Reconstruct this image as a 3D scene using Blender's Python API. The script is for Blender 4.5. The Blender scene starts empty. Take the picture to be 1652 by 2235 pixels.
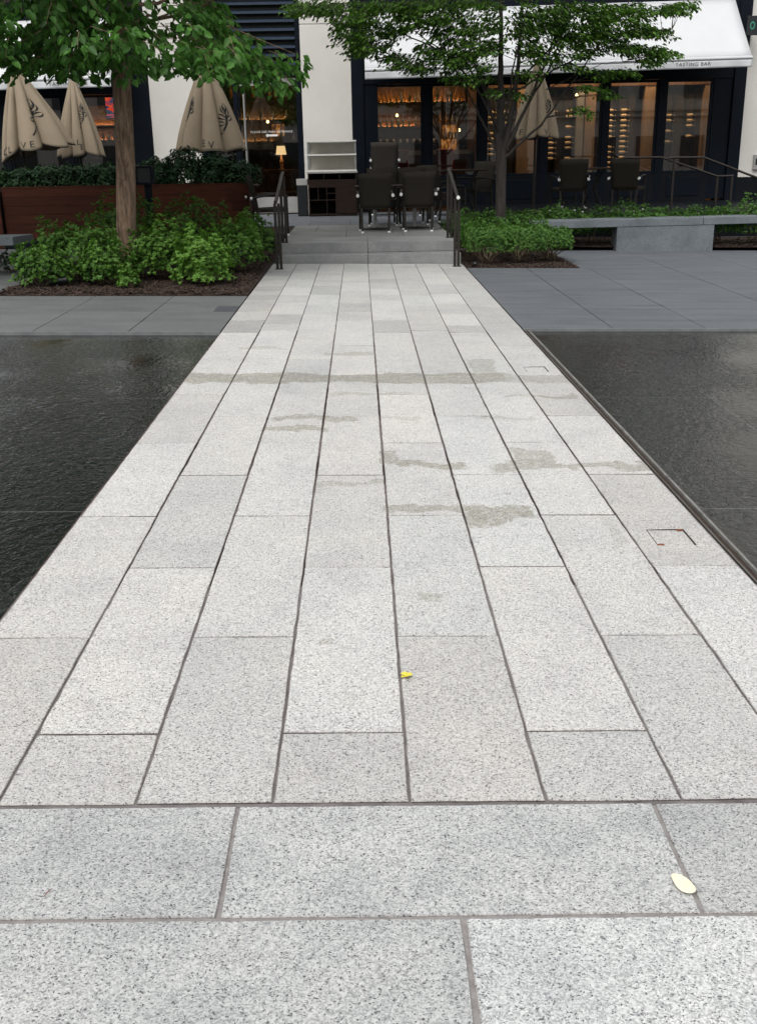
import bpy, math, random
from mathutils import Vector, Matrix, noise
R = math.radians; PI = math.pi
scene = bpy.context.scene; COL = scene.collection
rnd = random.Random(7)
# ------------------------------------------------------------------ camera
H_EYE = 1.60125
cam_d = bpy.data.cameras.new('camera'); cam = bpy.data.objects.new('camera', cam_d); COL.objects.link(cam)
pit, yaw, rol = .33415, .01157, -.01847
F = Vector((math.sin(yaw)*math.cos(pit), math.cos(yaw)*math.cos(pit), -math.sin(pit)))
Rt = Vector((math.cos(yaw), -math.sin(yaw), 0)); U = Rt.cross(F)
c_, s_ = math.cos(rol), math.sin(rol)
r2, u2 = c_*Rt + s_*U, -s_*Rt + c_*U
M = Matrix((r2, u2, -F)).transposed().to_4x4(); M.translation = (0, 0, H_EYE)
cam.matrix_world = M
cam_d.sensor_fit = 'HORIZONTAL'; cam_d.sensor_width = 36; cam_d.lens = 2270.9/1652*36
cam_d.clip_start = .05; cam_d.clip_end = 600
scene.camera = cam
# ------------------------------------------------------------------ world, sun, exposure (overcast)
SUN_EL, SUN_AZ = R(55), R(200)
w = bpy.data.worlds.new('World'); scene.world = w; w.use_nodes = True
nt = w.node_tree; nt.nodes.clear()
o_ = nt.nodes.new('ShaderNodeOutputWorld'); bg = nt.nodes.new('ShaderNodeBackground'); sk = nt.nodes.new('ShaderNodeTexSky')
hs = nt.nodes.new('ShaderNodeHueSaturation'); hs.inputs['Saturation'].default_value = .10
sk.sky_type = 'NISHITA'; sk.sun_disc = False; sk.sun_elevation = SUN_EL; sk.sun_rotation = SUN_AZ
sk.air_density = 1.0; sk.dust_density = 3.0
nt.links.new(sk.outputs[0], hs.inputs['Color']); nt.links.new(hs.outputs[0], bg.inputs[0]); nt.links.new(bg.outputs[0], o_.inputs[0])
bg.inputs[1].default_value = .15
sl = bpy.data.lights.new('sun', 'SUN'); sl.energy = 1.0; sl.angle = R(25); sl.color = (1, .97, .93)
so = bpy.data.objects.new('sun', sl); COL.objects.link(so)
sd = Vector((math.sin(SUN_AZ)*math.cos(SUN_EL), math.cos(SUN_AZ)*math.cos(SUN_EL), math.sin(SUN_EL)))
so.rotation_euler = sd.to_track_quat('Z', 'Y').to_euler(); so.location = (0, -5, 20)
vs = scene.view_settings; vs.view_transform = 'Standard'; vs.look = 'None'; vs.gamma = 1; vs.exposure = .55
# ------------------------------------------------------------------ materials
def node_mat(name):
    m = bpy.data.materials.new(name); m.use_nodes = True
    return m, m.node_tree.nodes, m.node_tree.links, m.node_tree.nodes['Principled BSDF']
def N(nodes, t, **kw):
    n = nodes.new(t)
    for k, v in kw.items():
        if hasattr(n, k): setattr(n, k, v)
        else: n.inputs[k.replace('_', ' ')].default_value = v
    return n
def ramp(nodes, stops, interp='LINEAR'):
    r = nodes.new('ShaderNodeValToRGB'); r.color_ramp.interpolation = interp
    while len(r.color_ramp.elements) < len(stops): r.color_ramp.elements.new(.5)
    for e, (p, c) in zip(r.color_ramp.elements, stops):
        e.position = p; e.color = (*c, 1) if len(c) == 3 else c
    return r
def coords(nodes, links, scale=(1, 1, 1), rot=(0, 0, 0)):
    tc = nodes.new('ShaderNodeTexCoord'); mp = nodes.new('ShaderNodeMapping')
    mp.inputs['Scale'].default_value = scale; mp.inputs['Rotation'].default_value = rot
    links.new(tc.outputs['Object'], mp.inputs['Vector']); return mp.outputs[0]
def simple(name, a, b=None, scale=8, rough=.6, metal=0, bump=0, bscale=60, stretch=(1, 1, 1), spec=.5, detail=6):
    """principled material whose colour wanders between a and b, with a fine bump"""
    m, n, l, p = node_mat(name)
    b = b or tuple(x*.75 for x in a)
    v = coords(n, l, stretch)
    t = N(n, 'ShaderNodeTexNoise', Scale=scale, Detail=detail, Roughness=.65); l.new(v, t.inputs['Vector'])
    r = ramp(n, [(.3, b), (.7, a)]); l.new(t.outputs[0], r.inputs[0]); l.new(r.outputs[0], p.inputs['Base Color'])
    p.inputs['Roughness'].default_value = rough; p.inputs['Metallic'].default_value = metal
    p.inputs['Specular IOR Level'].default_value = spec
    if bump:
        t2 = N(n, 'ShaderNodeTexNoise', Scale=bscale, Detail=4); l.new(v, t2.inputs['Vector'])
        bp = N(n, 'ShaderNodeBump', Strength=bump, Distance=.01); l.new(t2.outputs[0], bp.inputs['Height']); l.new(bp.outputs[0], p.inputs['Normal'])
    return m
def emit(name, col, s):
    m, n, l, p = node_mat(name)
    p.inputs['Base Color'].default_value = (*col, 1); p.inputs['Emission Color'].default_value = (*col, 1); p.inputs['Emission Strength'].default_value = s
    return m
def mathn(n, l, op, a, b=None, clamp=False):
    m = n.new('ShaderNodeMath'); m.operation = op; m.use_clamp = clamp
    for i, x in enumerate((a, b)):
        if x is None: continue
        if isinstance(x, (int, float)): m.inputs[i].default_value = x
        else: l.new(x, m.inputs[i])
    return m.outputs[0]
def granite(name, light, mid, dark, tone=1.0, stains=(), sc=1.0, cl=.90, st3=(1, 1, 1)):
    """salt and pepper granite: two grain sizes, cloudy tone, per-slab tint from a face attribute, algae stains of given outline"""
    m, n, l, p = node_mat(name)
    v = coords(n, l)
    wn = N(n, 'ShaderNodeTexNoise', Scale=90*sc, Detail=2); l.new(v, wn.inputs['Vector'])
    ad = N(n, 'ShaderNodeVectorMath', operation='MULTIPLY_ADD'); l.new(wn.outputs['Color'], ad.inputs[0]); ad.inputs[1].default_value = (.010, .006, .006); l.new(v, ad.inputs[2])
    g1 = N(n, 'ShaderNodeTexVoronoi', Scale=270*sc); l.new(ad.outputs[0], g1.inputs['Vector'])
    s1 = n.new('ShaderNodeSeparateColor'); l.new(g1.outputs['Color'], s1.inputs[0])
    rp = ramp(n, [(0, dark), (.045, dark), (.09, mid), (.27, mid), (.42, tuple((a+b)/2 for a, b in zip(light, mid))), (.62, light), (1, tuple(min(.9, x*1.17) for x in light))])
    l.new(s1.outputs[0], rp.inputs[0])
    g2 = N(n, 'ShaderNodeTexNoise', Scale=95*sc, Detail=8, Roughness=.8); l.new(v, g2.inputs['Vector'])
    r2_ = ramp(n, [(.34, (.42, .425, .44)), (.47, (.95, .95, .95)), (.7, (1.14, 1.14, 1.14))]); l.new(g2.outputs[0], r2_.inputs[0])
    mx = N(n, 'ShaderNodeMix', data_type='RGBA', blend_type='MULTIPLY'); mx.inputs[0].default_value = .8
    l.new(rp.outputs[0], mx.inputs[6]); l.new(r2_.outputs[0], mx.inputs[7])
    g3 = N(n, 'ShaderNodeTexNoise', Scale=2.2, Detail=7, Roughness=.62); mp3 = n.new('ShaderNodeMapping'); mp3.inputs['Scale'].default_value = st3; l.new(v, mp3.inputs['Vector']); l.new(mp3.outputs[0], g3.inputs['Vector'])
    r3 = ramp(n, [(.3, (cl*tone, cl*tone, (cl+.015)*tone)), (.5, (tone, tone, tone)), (.72, ((2-cl)*.97*tone, (2-cl)*.96*tone, (2-cl)*.94*tone))]); l.new(g3.outputs[0], r3.inputs[0])
    mx2 = N(n, 'ShaderNodeMix', data_type='RGBA', blend_type='MULTIPLY'); mx2.inputs[0].default_value = 1
    l.new(mx.outputs[2], mx2.inputs[6]); l.new(r3.outputs[0], mx2.inputs[7])
    at = n.new('ShaderNodeAttribute'); at.attribute_name = 'tint'
    mx3 = N(n, 'ShaderNodeMix', data_type='RGBA', blend_type='MULTIPLY'); mx3.inputs[0].default_value = 1
    l.new(mx2.outputs[2], mx3.inputs[6]); l.new(at.outputs['Color'], mx3.inputs[7])
    out = mx3.outputs[2]
    if stains:
        sx = n.new('ShaderNodeSeparateXYZ')
        wb = N(n, 'ShaderNodeTexNoise', Scale=3.2, Detail=9, Roughness=.62); l.new(v, wb.inputs['Vector'])
        wa = N(n, 'ShaderNodeVectorMath', operation='MULTIPLY_ADD'); l.new(wb.outputs['Color'], wa.inputs[0]); wa.inputs[1].default_value = (.20, .46, 0); l.new(v, wa.inputs[2])
        l.new(wa.outputs[0], sx.inputs[0]); tot = None
        for (x0, x1, y0, y1, st) in stains:
            x0 += .10; x1 += .10; y0 += .23; y1 += .23
            cx, hx, cy, hy = (x0+x1)/2, (x1-x0)/2, (y0+y1)/2, (y1-y0)/2
            ax = mathn(n, l, 'DIVIDE', mathn(n, l, 'ABSOLUTE', mathn(n, l, 'SUBTRACT', sx.outputs[0], cx)), hx)
            ay = mathn(n, l, 'DIVIDE', mathn(n, l, 'ABSOLUTE', mathn(n, l, 'SUBTRACT', sx.outputs[1], cy)), hy)
            mm = mathn(n, l, 'MULTIPLY', mathn(n, l, 'SUBTRACT', 1, mathn(n, l, 'MAXIMUM', ax, ay)), 8, True)
            mm = mathn(n, l, 'MULTIPLY', mm, st)
            tot = mm if tot is None else mathn(n, l, 'MAXIMUM', tot, mm)
        gr = N(n, 'ShaderNodeTexNoise', Scale=34, Detail=4); l.new(v, gr.inputs['Vector'])
        gs = mathn(n, l, 'MULTIPLY', mathn(n, l, 'SUBTRACT', gr.outputs[0], .12), 2.4, True)
        tot = mathn(n, l, 'MULTIPLY', tot, gs, True)
        ms = N(n, 'ShaderNodeMix', data_type='RGBA', blend_type='MULTIPLY'); l.new(tot, ms.inputs[0]); l.new(out, ms.inputs[6]); ms.inputs[7].default_value = (.60, .585, .52, 1)
        out = ms.outputs[2]
    sp = N(n, 'ShaderNodeTexVoronoi', Scale=1.9); l.new(ad.outputs[0], sp.inputs['Vector'])
    sn = N(n, 'ShaderNodeTexNoise', Scale=38, Detail=3); l.new(v, sn.inputs['Vector'])
    sm_ = mathn(n, l, 'MULTIPLY', mathn(n, l, 'SUBTRACT', mathn(n, l, 'MULTIPLY', sn.outputs[0], .085), sp.outputs['Distance']), 60, True)
    sp2 = N(n, 'ShaderNodeTexNoise', Scale=5.5, Detail=7, Roughness=.7); l.new(v, sp2.inputs['Vector'])
    gm = mathn(n, l, 'MULTIPLY', mathn(n, l, 'SUBTRACT', sp2.outputs[0], .56), 3.2, True)
    gm = mathn(n, l, 'ADD', mathn(n, l, 'MULTIPLY', gm, .42), mathn(n, l, 'MULTIPLY', sm_, .45), True)
    mg = N(n, 'ShaderNodeMix', data_type='RGBA', blend_type='MULTIPLY'); l.new(gm, mg.inputs[0]); l.new(out, mg.inputs[6]); mg.inputs[7].default_value = (.52, .49, .44, 1)
    l.new(mg.outputs[2], p.inputs['Base Color'])
    p.inputs['Roughness'].default_value = .72; p.inputs['Specular IOR Level'].default_value = .35
    bp = N(n, 'ShaderNodeBump', Strength=.25, Distance=.002); l.new(g2.outputs[0], bp.inputs['Height']); l.new(bp.outputs[0], p.inputs['Normal'])
    return m
STAINS = [(-1.5, 1.22, 7.48, 7.86, .95), (1.15, 1.7, 7.5, 7.8, .5),
          (-.62, -.02, 6.38, 6.5, .8), (-.62, -.24, 6.12, 6.24, .8), (-.26, .36, 7.08, 7.17, .5),
          (-.35, .1, 8.6, 8.75, .6), (-1.1, -.65, 8.9, 9.0, .5), (.82, 1.05, 7.6, 8.4, .6), (.95, 1.5, 7.02, 7.1, .7),
          (.08, .55, 5.36, 5.46, .9), (.08, .18, 5.4, 5.72, .8), (.65, 1.6, 5.3, 5.42, .8), (.8, 1.05, 5.3, 5.72, .7), (.76, 1.0, 5.3, 5.5, .8),
          (.42, .8, 4.44, 4.68, .95), (.06, .44, 4.58, 4.68, .8), (.7, 1.1, 6.4, 6.48, .5), (-.26, .1, 5.02, 5.1, .55),
          (.18, .3, 3.6, 3.68, .55), (-.2, -.13, 3.3, 3.36, .5), (1.06, 1.12, 4.1, 4.6, .35), (-.3, -.05, 6.4, 6.46, .5), (.1, .35, 6.42, 6.5, .4)]
M_path = granite('path_granite', (.555, .551, .533), (.395, .392, .382), (.12, .12, .12), 1.0, STAINS)
M_fore = granite('foreground_granite', (.47, .475, .465), (.31, .315, .315), (.10, .10, .105), .96, cl=.80)
M_grey = granite('blue_grey_stone', (.135, .14, .142), (.11, .115, .117), (.075, .08, .082), 1.0, cl=.80, st3=(.6, 1.8, 1))
M_greyR = granite('dark_blue_grey_stone', (.115, .126, .140), (.098, .108, .120), (.075, .083, .092), 1.0, cl=.76, st3=(.5, 2.4, 1))
M_step = granite('step_stone', (.27, .275, .27), (.215, .22, .215), (.13, .135, .135), 1.0, cl=.80)
M_bench = granite('bench_stone', (.145, .165, .178), (.115, .13, .14), (.07, .08, .088), 1.0, cl=.72, sc=.7)
def joint_mat():
    m, n, l, p = node_mat('joint_mortar'); v = coords(n, l)
    t = N(n, 'ShaderNodeTexNoise', Scale=.8, Detail=2); l.new(v, t.inputs['Vector'])
    r = ramp(n, [(.42, (.045, .032, .030)), (.52, (.20, .175, .172))]); l.new(t.outputs[0], r.inputs[0])
    t2 = N(n, 'ShaderNodeTexNoise', Scale=70, Detail=5); l.new(v, t2.inputs['Vector'])
    r2_ = ramp(n, [(.35, (.45, .42, .4)), (.65, (1.15, 1.1, 1.1))]); l.new(t2.outputs[0], r2_.inputs[0])
    mx = N(n, 'ShaderNodeMix', data_type='RGBA', blend_type='MULTIPLY'); mx.inputs[0].default_value = 1
    l.new(r.outputs[0], mx.inputs[6]); l.new(r2_.outputs[0], mx.inputs[7]); l.new(mx.outputs[2], p.inputs['Base Color'])
    p.inputs['Roughness'].default_value = .95
    return m
M_joint = joint_mat()
M_mauve = simple('grey_mortar', (.21, .19, .188), (.085, .073, .072), 14, .9, bump=.4, bscale=90)
M_mortar = simple('pale_mortar', (.30, .285, .275), (.17, .15, .145), 25, .9, bump=.4, bscale=90)
M_djoint = simple('dark_joint', (.03, .03, .032), (.015, .015, .016), rough=.95)
def water_mat():
    m, n, l, p = node_mat('shallow_water')
    v = coords(n, l, (1, .75, 1))
    t3 = N(n, 'ShaderNodeTexNoise', Scale=1.3, Detail=3); l.new(v, t3.inputs['Vector'])
    t = N(n, 'ShaderNodeTexNoise', Scale=31, Detail=3, Roughness=.5, Distortion=1.2); l.new(v, t.inputs['Vector'])
    wv = N(n, 'ShaderNodeTexWave', Scale=2.0, Distortion=14, Detail=3); wv.inputs['Detail Scale'].default_value = 2.2; l.new(v, wv.inputs['Vector'])
    h = mathn(n, l, 'ADD', mathn(n, l, 'MULTIPLY', t.outputs[0], 1.0), mathn(n, l, 'MULTIPLY', wv.outputs['Fac'], .25))
    st = mathn(n, l, 'MULTIPLY', mathn(n, l, 'SUBTRACT', t3.outputs[0], .2), 1.3, True)
    bp = N(n, 'ShaderNodeBump', Distance=.0115); l.new(st, bp.inputs['Strength']); l.new(h, bp.inputs['Height']); l.new(bp.outputs[0], p.inputs['Normal'])
    b = N(n, 'ShaderNodeTexNoise', Scale=60, Detail=5); l.new(v, b.inputs['Vector'])
    r = ramp(n, [(.3, (.005, .006, .006)), (.7, (.018, .020, .019))]); l.new(b.outputs[0], r.inputs[0])
    sx = n.new('ShaderNodeSeparateXYZ'); tcw = n.new('ShaderNodeTexCoord'); l.new(tcw.outputs['Object'], sx.inputs[0])
    def seam(sock, off, sp, w_):   # seams between the slabs of the pool floor
        m1 = mathn(n, l, 'ABSOLUTE', mathn(n, l, 'SUBTRACT', mathn(n, l, 'PINGPONG', mathn(n, l, 'ADD', sock, off), sp/2), 0))
        return mathn(n, l, 'LESS_THAN', m1, w_)
    sm_ = mathn(n, l, 'MAXIMUM', seam(sx.outputs[0], -2.418+12*1.25, 1.25, .005), seam(sx.outputs[1], -4.717+4*2.4, 2.4, .008))
    mg = N(n, 'ShaderNodeMix', data_type='RGBA'); l.new(sm_, mg.inputs[0]); l.new(r.outputs[0], mg.inputs[6]); mg.inputs[7].default_value = (.055, .06, .058, 1)
    l.new(mg.outputs[2], p.inputs['Base Color'])
    p.inputs['Roughness'].default_value = .035; p.inputs['IOR'].default_value = 1.33
    return m
M_water = water_mat()
def mulch_mat(name='mulch_bark'):
    m, n, l, p = node_mat(name); v = coords(n, l)
    t = N(n, 'ShaderNodeTexVoronoi', Scale=55); l.new(v, t.inputs['Vector'])
    s = n.new('ShaderNodeSeparateColor'); l.new(t.outputs['Color'], s.inputs[0])
    r = ramp(n, [(0, (.012, .008, .006)), (.5, (.035, .018, .012)), (.85, (.065, .035, .022)), (1, (.12, .075, .05))]); l.new(s.outputs[0], r.inputs[0])
    l.new(r.outputs[0], p.inputs['Base Color']); p.inputs['Roughness'].default_value = .9
    bp = N(n, 'ShaderNodeBump', Strength=.9, Distance=.02); l.new(t.outputs['Distance'], bp.inputs['Height']); l.new(bp.outputs[0], p.inputs['Normal'])
    return m
M_mulch = mulch_mat()
def leaf_mat(name, dark, light, rough=.5, trans=.33):
    m, n, l, p = node_mat(name)
    at = n.new('ShaderNodeAttribute'); at.attribute_name = 'tint'
    r = ramp(n, [(0, dark), (1, light)]); l.new(at.outputs['Fac'], r.inputs[0])
    l.new(r.outputs[0], p.inputs['Base Color']); p.inputs['Roughness'].default_value = rough; p.inputs['Specular IOR Level'].default_value = .28
    tr = n.new('ShaderNodeBsdfTranslucent'); mc = N(n, 'ShaderNodeMix', data_type='RGBA', blend_type='MULTIPLY'); mc.inputs[0].default_value = 1
    l.new(r.outputs[0], mc.inputs[6]); mc.inputs[7].default_value = (1.1, 1.3, .5, 1); l.new(mc.outputs[2], tr.inputs[0])
    ms = n.new('ShaderNodeMixShader'); ms.inputs[0].default_value = trans
    out = [x for x in n if x.type == 'OUTPUT_MATERIAL'][0]
    l.new(p.outputs[0], ms.inputs[1]); l.new(tr.outputs[0], ms.inputs[2]); l.new(ms.outputs[0], out.inputs[0])
    return m
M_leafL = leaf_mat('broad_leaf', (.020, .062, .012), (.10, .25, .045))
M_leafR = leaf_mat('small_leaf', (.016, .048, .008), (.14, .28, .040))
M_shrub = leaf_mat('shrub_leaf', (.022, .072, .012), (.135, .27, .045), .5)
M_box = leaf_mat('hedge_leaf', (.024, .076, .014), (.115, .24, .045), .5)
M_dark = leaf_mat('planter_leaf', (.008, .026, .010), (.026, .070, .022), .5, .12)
def bark(name, a, b, sc):
    m, n, l, p = node_mat(name); v = coords(n, l, (1, 1, .16))
    t = N(n, 'ShaderNodeTexNoise', Scale=sc, Detail=7, Roughness=.7, Distortion=.6); l.new(v, t.inputs['Vector'])
    r = ramp(n, [(.35, b), (.52, tuple((x+y)/2 for x, y in zip(a, b))), (.68, a)]); l.new(t.outputs[0], r.inputs[0]); l.new(r.outputs[0], p.inputs['Base Color'])
    bp = N(n, 'ShaderNodeBump', Strength=.9, Distance=.012); l.new(t.outputs[0], bp.inputs['Height']); l.new(bp.outputs[0], p.inputs['Normal'])
    p.inputs['Roughness'].default_value = .85
    return m
M_barkL = bark('ridged_bark', (.30, .20, .13), (.055, .034, .021), 26)
M_barkR = bark('smooth_bark', (.045, .038, .030), (.014, .011, .009), 20)
M_twig = simple('shrub_twig', (.16, .12, .075), (.07, .05, .03), 20, .85)
M_stucco = simple('white_stucco', (.60, .58, .54), (.54, .52, .48), 1.2, .8, bump=.15, bscale=120)
M_frame = simple('blue_black_metal', (.005, .008, .013), (.004, .006, .010), 3, .4, spec=.10)
M_louver = simple('louver_metal', (.030, .046, .070), (.022, .034, .055), 3, .45, spec=.3)
M_black = simple('black_paint', (.008, .010, .012), None, 3, .4)
M_plinth = simple('dark_plinth', (.008, .010, .013), (.005, .006, .008), 3, .4, spec=.10)
M_awning = simple('white_awning_canvas', (.56, .57, .575), (.50, .51, .53), .8, .8, bump=.2, bscale=3)
M_letter = simple('grey_lettering', (.035, .035, .035), None, 5, .7)
M_canvas = simple('beige_canvas', (.30, .24, .17), (.25, .20, .14), 2.5, .85, bump=.25, bscale=220)
M_print = simple('black_print', (.012, .012, .012), None, 5, .8)
M_steel = simple('brushed_steel', (.62, .62, .60), (.5, .5, .49), 8, .3, metal=.9)
M_white = simple('white_cap', (.82, .82, .8), None, 4, .5)
M_bronze = simple('bronze_rail', (.032, .026, .021), (.020, .016, .013), 6, .45, metal=.4)
def wicker_mat(name, a, b):
    m, n, l, p = node_mat(name); v = coords(n, l)
    w1 = N(n, 'ShaderNodeTexWave', Scale=26, Distortion=.6, bands_direction='Z'); l.new(v, w1.inputs['Vector'])
    w2 = N(n, 'ShaderNodeTexWave', Scale=26, Distortion=.6, bands_direction='X'); l.new(v, w2.inputs['Vector'])
    h = mathn(n, l, 'MULTIPLY', w1.outputs['Fac'], w2.outputs['Fac'])
    r = ramp(n, [(0, b), (.6, a)]); l.new(h, r.inputs[0]); l.new(r.outputs[0], p.inputs['Base Color'])
    bp = N(n, 'ShaderNodeBump', Strength=.5, Distance=.004); l.new(h, bp.inputs['Height']); l.new(bp.outputs[0], p.inputs['Normal'])
    p.inputs['Roughness'].default_value = .75; p.inputs['Specular IOR Level'].default_value = .15
    return m
M_wicker = wicker_mat('dark_wicker', (.034, .029, .021), (.014, .012, .009))
M_wickerL = wicker_mat('taupe_wicker', (.050, .044, .036), (.026, .023, .019))
M_cframe = simple('chair_frame_metal', (.016, .014, .011), (.010, .009, .007), 5, .5, spec=.3)
def wood_mat(name, a, b):
    m, n, l, p = node_mat(name); v = coords(n, l, (.6, 8, 8))
    t = N(n, 'ShaderNodeTexNoise', Scale=4, Detail=6, Roughness=.6, Distortion=.5); l.new(v, t.inputs['Vector'])
    r = ramp(n, [(.3, b), (.7, a)]); l.new(t.outputs[0], r.inputs[0])
    at = n.new('ShaderNodeAttribute'); at.attribute_name = 'tint'
    mx = N(n, 'ShaderNodeMix', data_type='RGBA', blend_type='MULTIPLY'); mx.inputs[0].default_value = 1
    l.new(r.outputs[0], mx.inputs[6]); l.new(at.outputs['Color'], mx.inputs[7]); l.new(mx.outputs[2], p.inputs['Base Color'])
    p.inputs['Roughness'].default_value = .6; p.inputs['Specular IOR Level'].default_value = .15
    return m
M_wood = wood_mat('red_brown_hardwood', (.070, .020, .010), (.030, .009, .005))
M_dwood = simple('dark_brown_wood', (.020, .011, .008), (.011, .007, .005), 6, .55, spec=.15, stretch=(1, 1, 6))
M_inwood = simple('interior_wood', (.16, .085, .045), (.09, .045, .022), 3, .5, stretch=(4, 4, .6))
M_intan = simple('interior_tan_panel', (.30, .21, .14), (.22, .15, .10), 3, .6, stretch=(4, 4, .6))
M_inwall = simple('interior_dark_wall', (.05, .035, .028), (.03, .022, .018), 2, .7)
M_ingrey = simple('interior_grey', (.30, .29, .28), (.2, .2, .19), 2, .6)
M_red = simple('red_leather', (.30, .02, .02), (.18, .012, .012), 4, .4)
M_glow = emit('warm_shelf_light', (1, .45, .13), 45.0)
def backlit():
    m, n, l, p = node_mat('amber_backlit_panel'); v = coords(n, l, (22, 1, 7))
    t = N(n, 'ShaderNodeTexNoise', Scale=1, Detail=3); l.new(v, t.inputs['Vector'])
    r = ramp(n, [(.38, (.03, .012, .004)), (.55, (.6, .2, .04)), (.68, (1, .5, .18))]); l.new(t.outputs[0], r.inputs[0])
    p.inputs['Base Color'].default_value = (.05, .03, .02, 1); l.new(r.outputs[0], p.inputs['Emission Color']); p.inputs['Emission Strength'].default_value = .45
    return m
M_glowp = backlit()
M_shade = emit('lamp_shade_glow', (1, .66, .32), 1.0)
M_bulb = emit('bulb_glow', (1, .62, .25), 5)
def screen_mat():
    m, n, l, p = node_mat('television_picture'); v = coords(n, l, (1, 1, 4))
    t = N(n, 'ShaderNodeTexNoise', Scale=1.6, Detail=2, Distortion=1.2); l.new(v, t.inputs['Vector'])
    r = ramp(n, [(.35, (.01, .015, .04)), (.48, (.03, .05, .12)), (.56, (.7, .04, .02)), (.68, (.8, .15, .05)), (.75, (.03, .05, .1))]); l.new(t.outputs[0], r.inputs[0])
    p.inputs['Base Color'].default_value = (0, 0, 0, 1); l.new(r.outputs[0], p.inputs['Emission Color']); p.inputs['Emission Strength'].default_value = .9
    return m
M_screen = screen_mat()
M_bottle = [simple('amber_bottle_glass', (.50, .22, .05), None, 4, .15), simple('green_bottle_glass', (.02, .05, .02), None, 4, .15), simple('clear_bottle_glass', (.35, .33, .28), None, 4, .15)]
M_wine = simple('cream_label_wine_bottle', (.75, .60, .40), (.6, .45, .28), 9, .4)
def glass_mat(name, ior, tint):
    m, n, l, p = node_mat(name)
    out = [x for x in n if x.type == 'OUTPUT_MATERIAL'][0]
    tr = n.new('ShaderNodeBsdfTransparent'); tr.inputs[0].default_value = (*tint, 1)
    gl = n.new('ShaderNodeBsdfGlossy'); gl.inputs['Roughness'].default_value = .01
    fr = n.new('ShaderNodeFresnel'); fr.inputs[0].default_value = ior
    ms = n.new('ShaderNodeMixShader'); l.new(fr.outputs[0], ms.inputs[0]); l.new(tr.outputs[0], ms.inputs[1]); l.new(gl.outputs[0], ms.inputs[2]); l.new(ms.outputs[0], out.inputs[0])
    return m
M_glass = glass_mat('window_glass', 2.3, (.86, .88, .87))
M_tglass = simple('drinking_glass', (.5, .5, .48), None, 5, .1)
M_yel = simple('yellow_leaf', (.62, .55, .06), (.5, .42, .04), 30, .6)
M_pale = simple('cream_leaf', (.80, .75, .60), (.72, .66, .50), 30, .6)
M_redtwig = simple('dry_red_twig', (.22, .05, .03), None, 30, .8)
M_soil = simple('dark_soil', (.03, .02, .015), (.015, .01, .008), 12, .95, bump=.5)
M_edge = simple('weathered_metal_edge', (.17, .165, .15), (.06, .05, .04), 7, .45, metal=.5, stretch=(1, .3, 1), bump=.3)
M_lime = simple('lime_crusted_edge', (.26, .26, .245), (.13, .125, .115), 12, .8)
M_rim = simple('stone_rim', (.17, .18, .18), (.11, .12, .12), 9, .7)
M_cream = simple('cream_panel', (.60, .57, .49), (.50, .47, .40), 4, .7)
M_palem = simple('pale_metal_shelf', (.62, .61, .58), (.5, .49, .47), 6, .5)
M_lid = simple('rusty_slot', (.05, .03, .02), (.02, .012, .01), 20, .9)
M_rust = simple('rust', (.25, .08, .03), (.12, .04, .02), 30, .9)
M_opp = simple('pale_limestone', (.50, .48, .44), (.44, .42, .39), .8, .85)
M_oppw = simple('dull_window', (.05, .06, .07), None, 1, .1)
M_green = simple('green_emblem', (.03, .25, .16), None, 5, .5)
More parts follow.
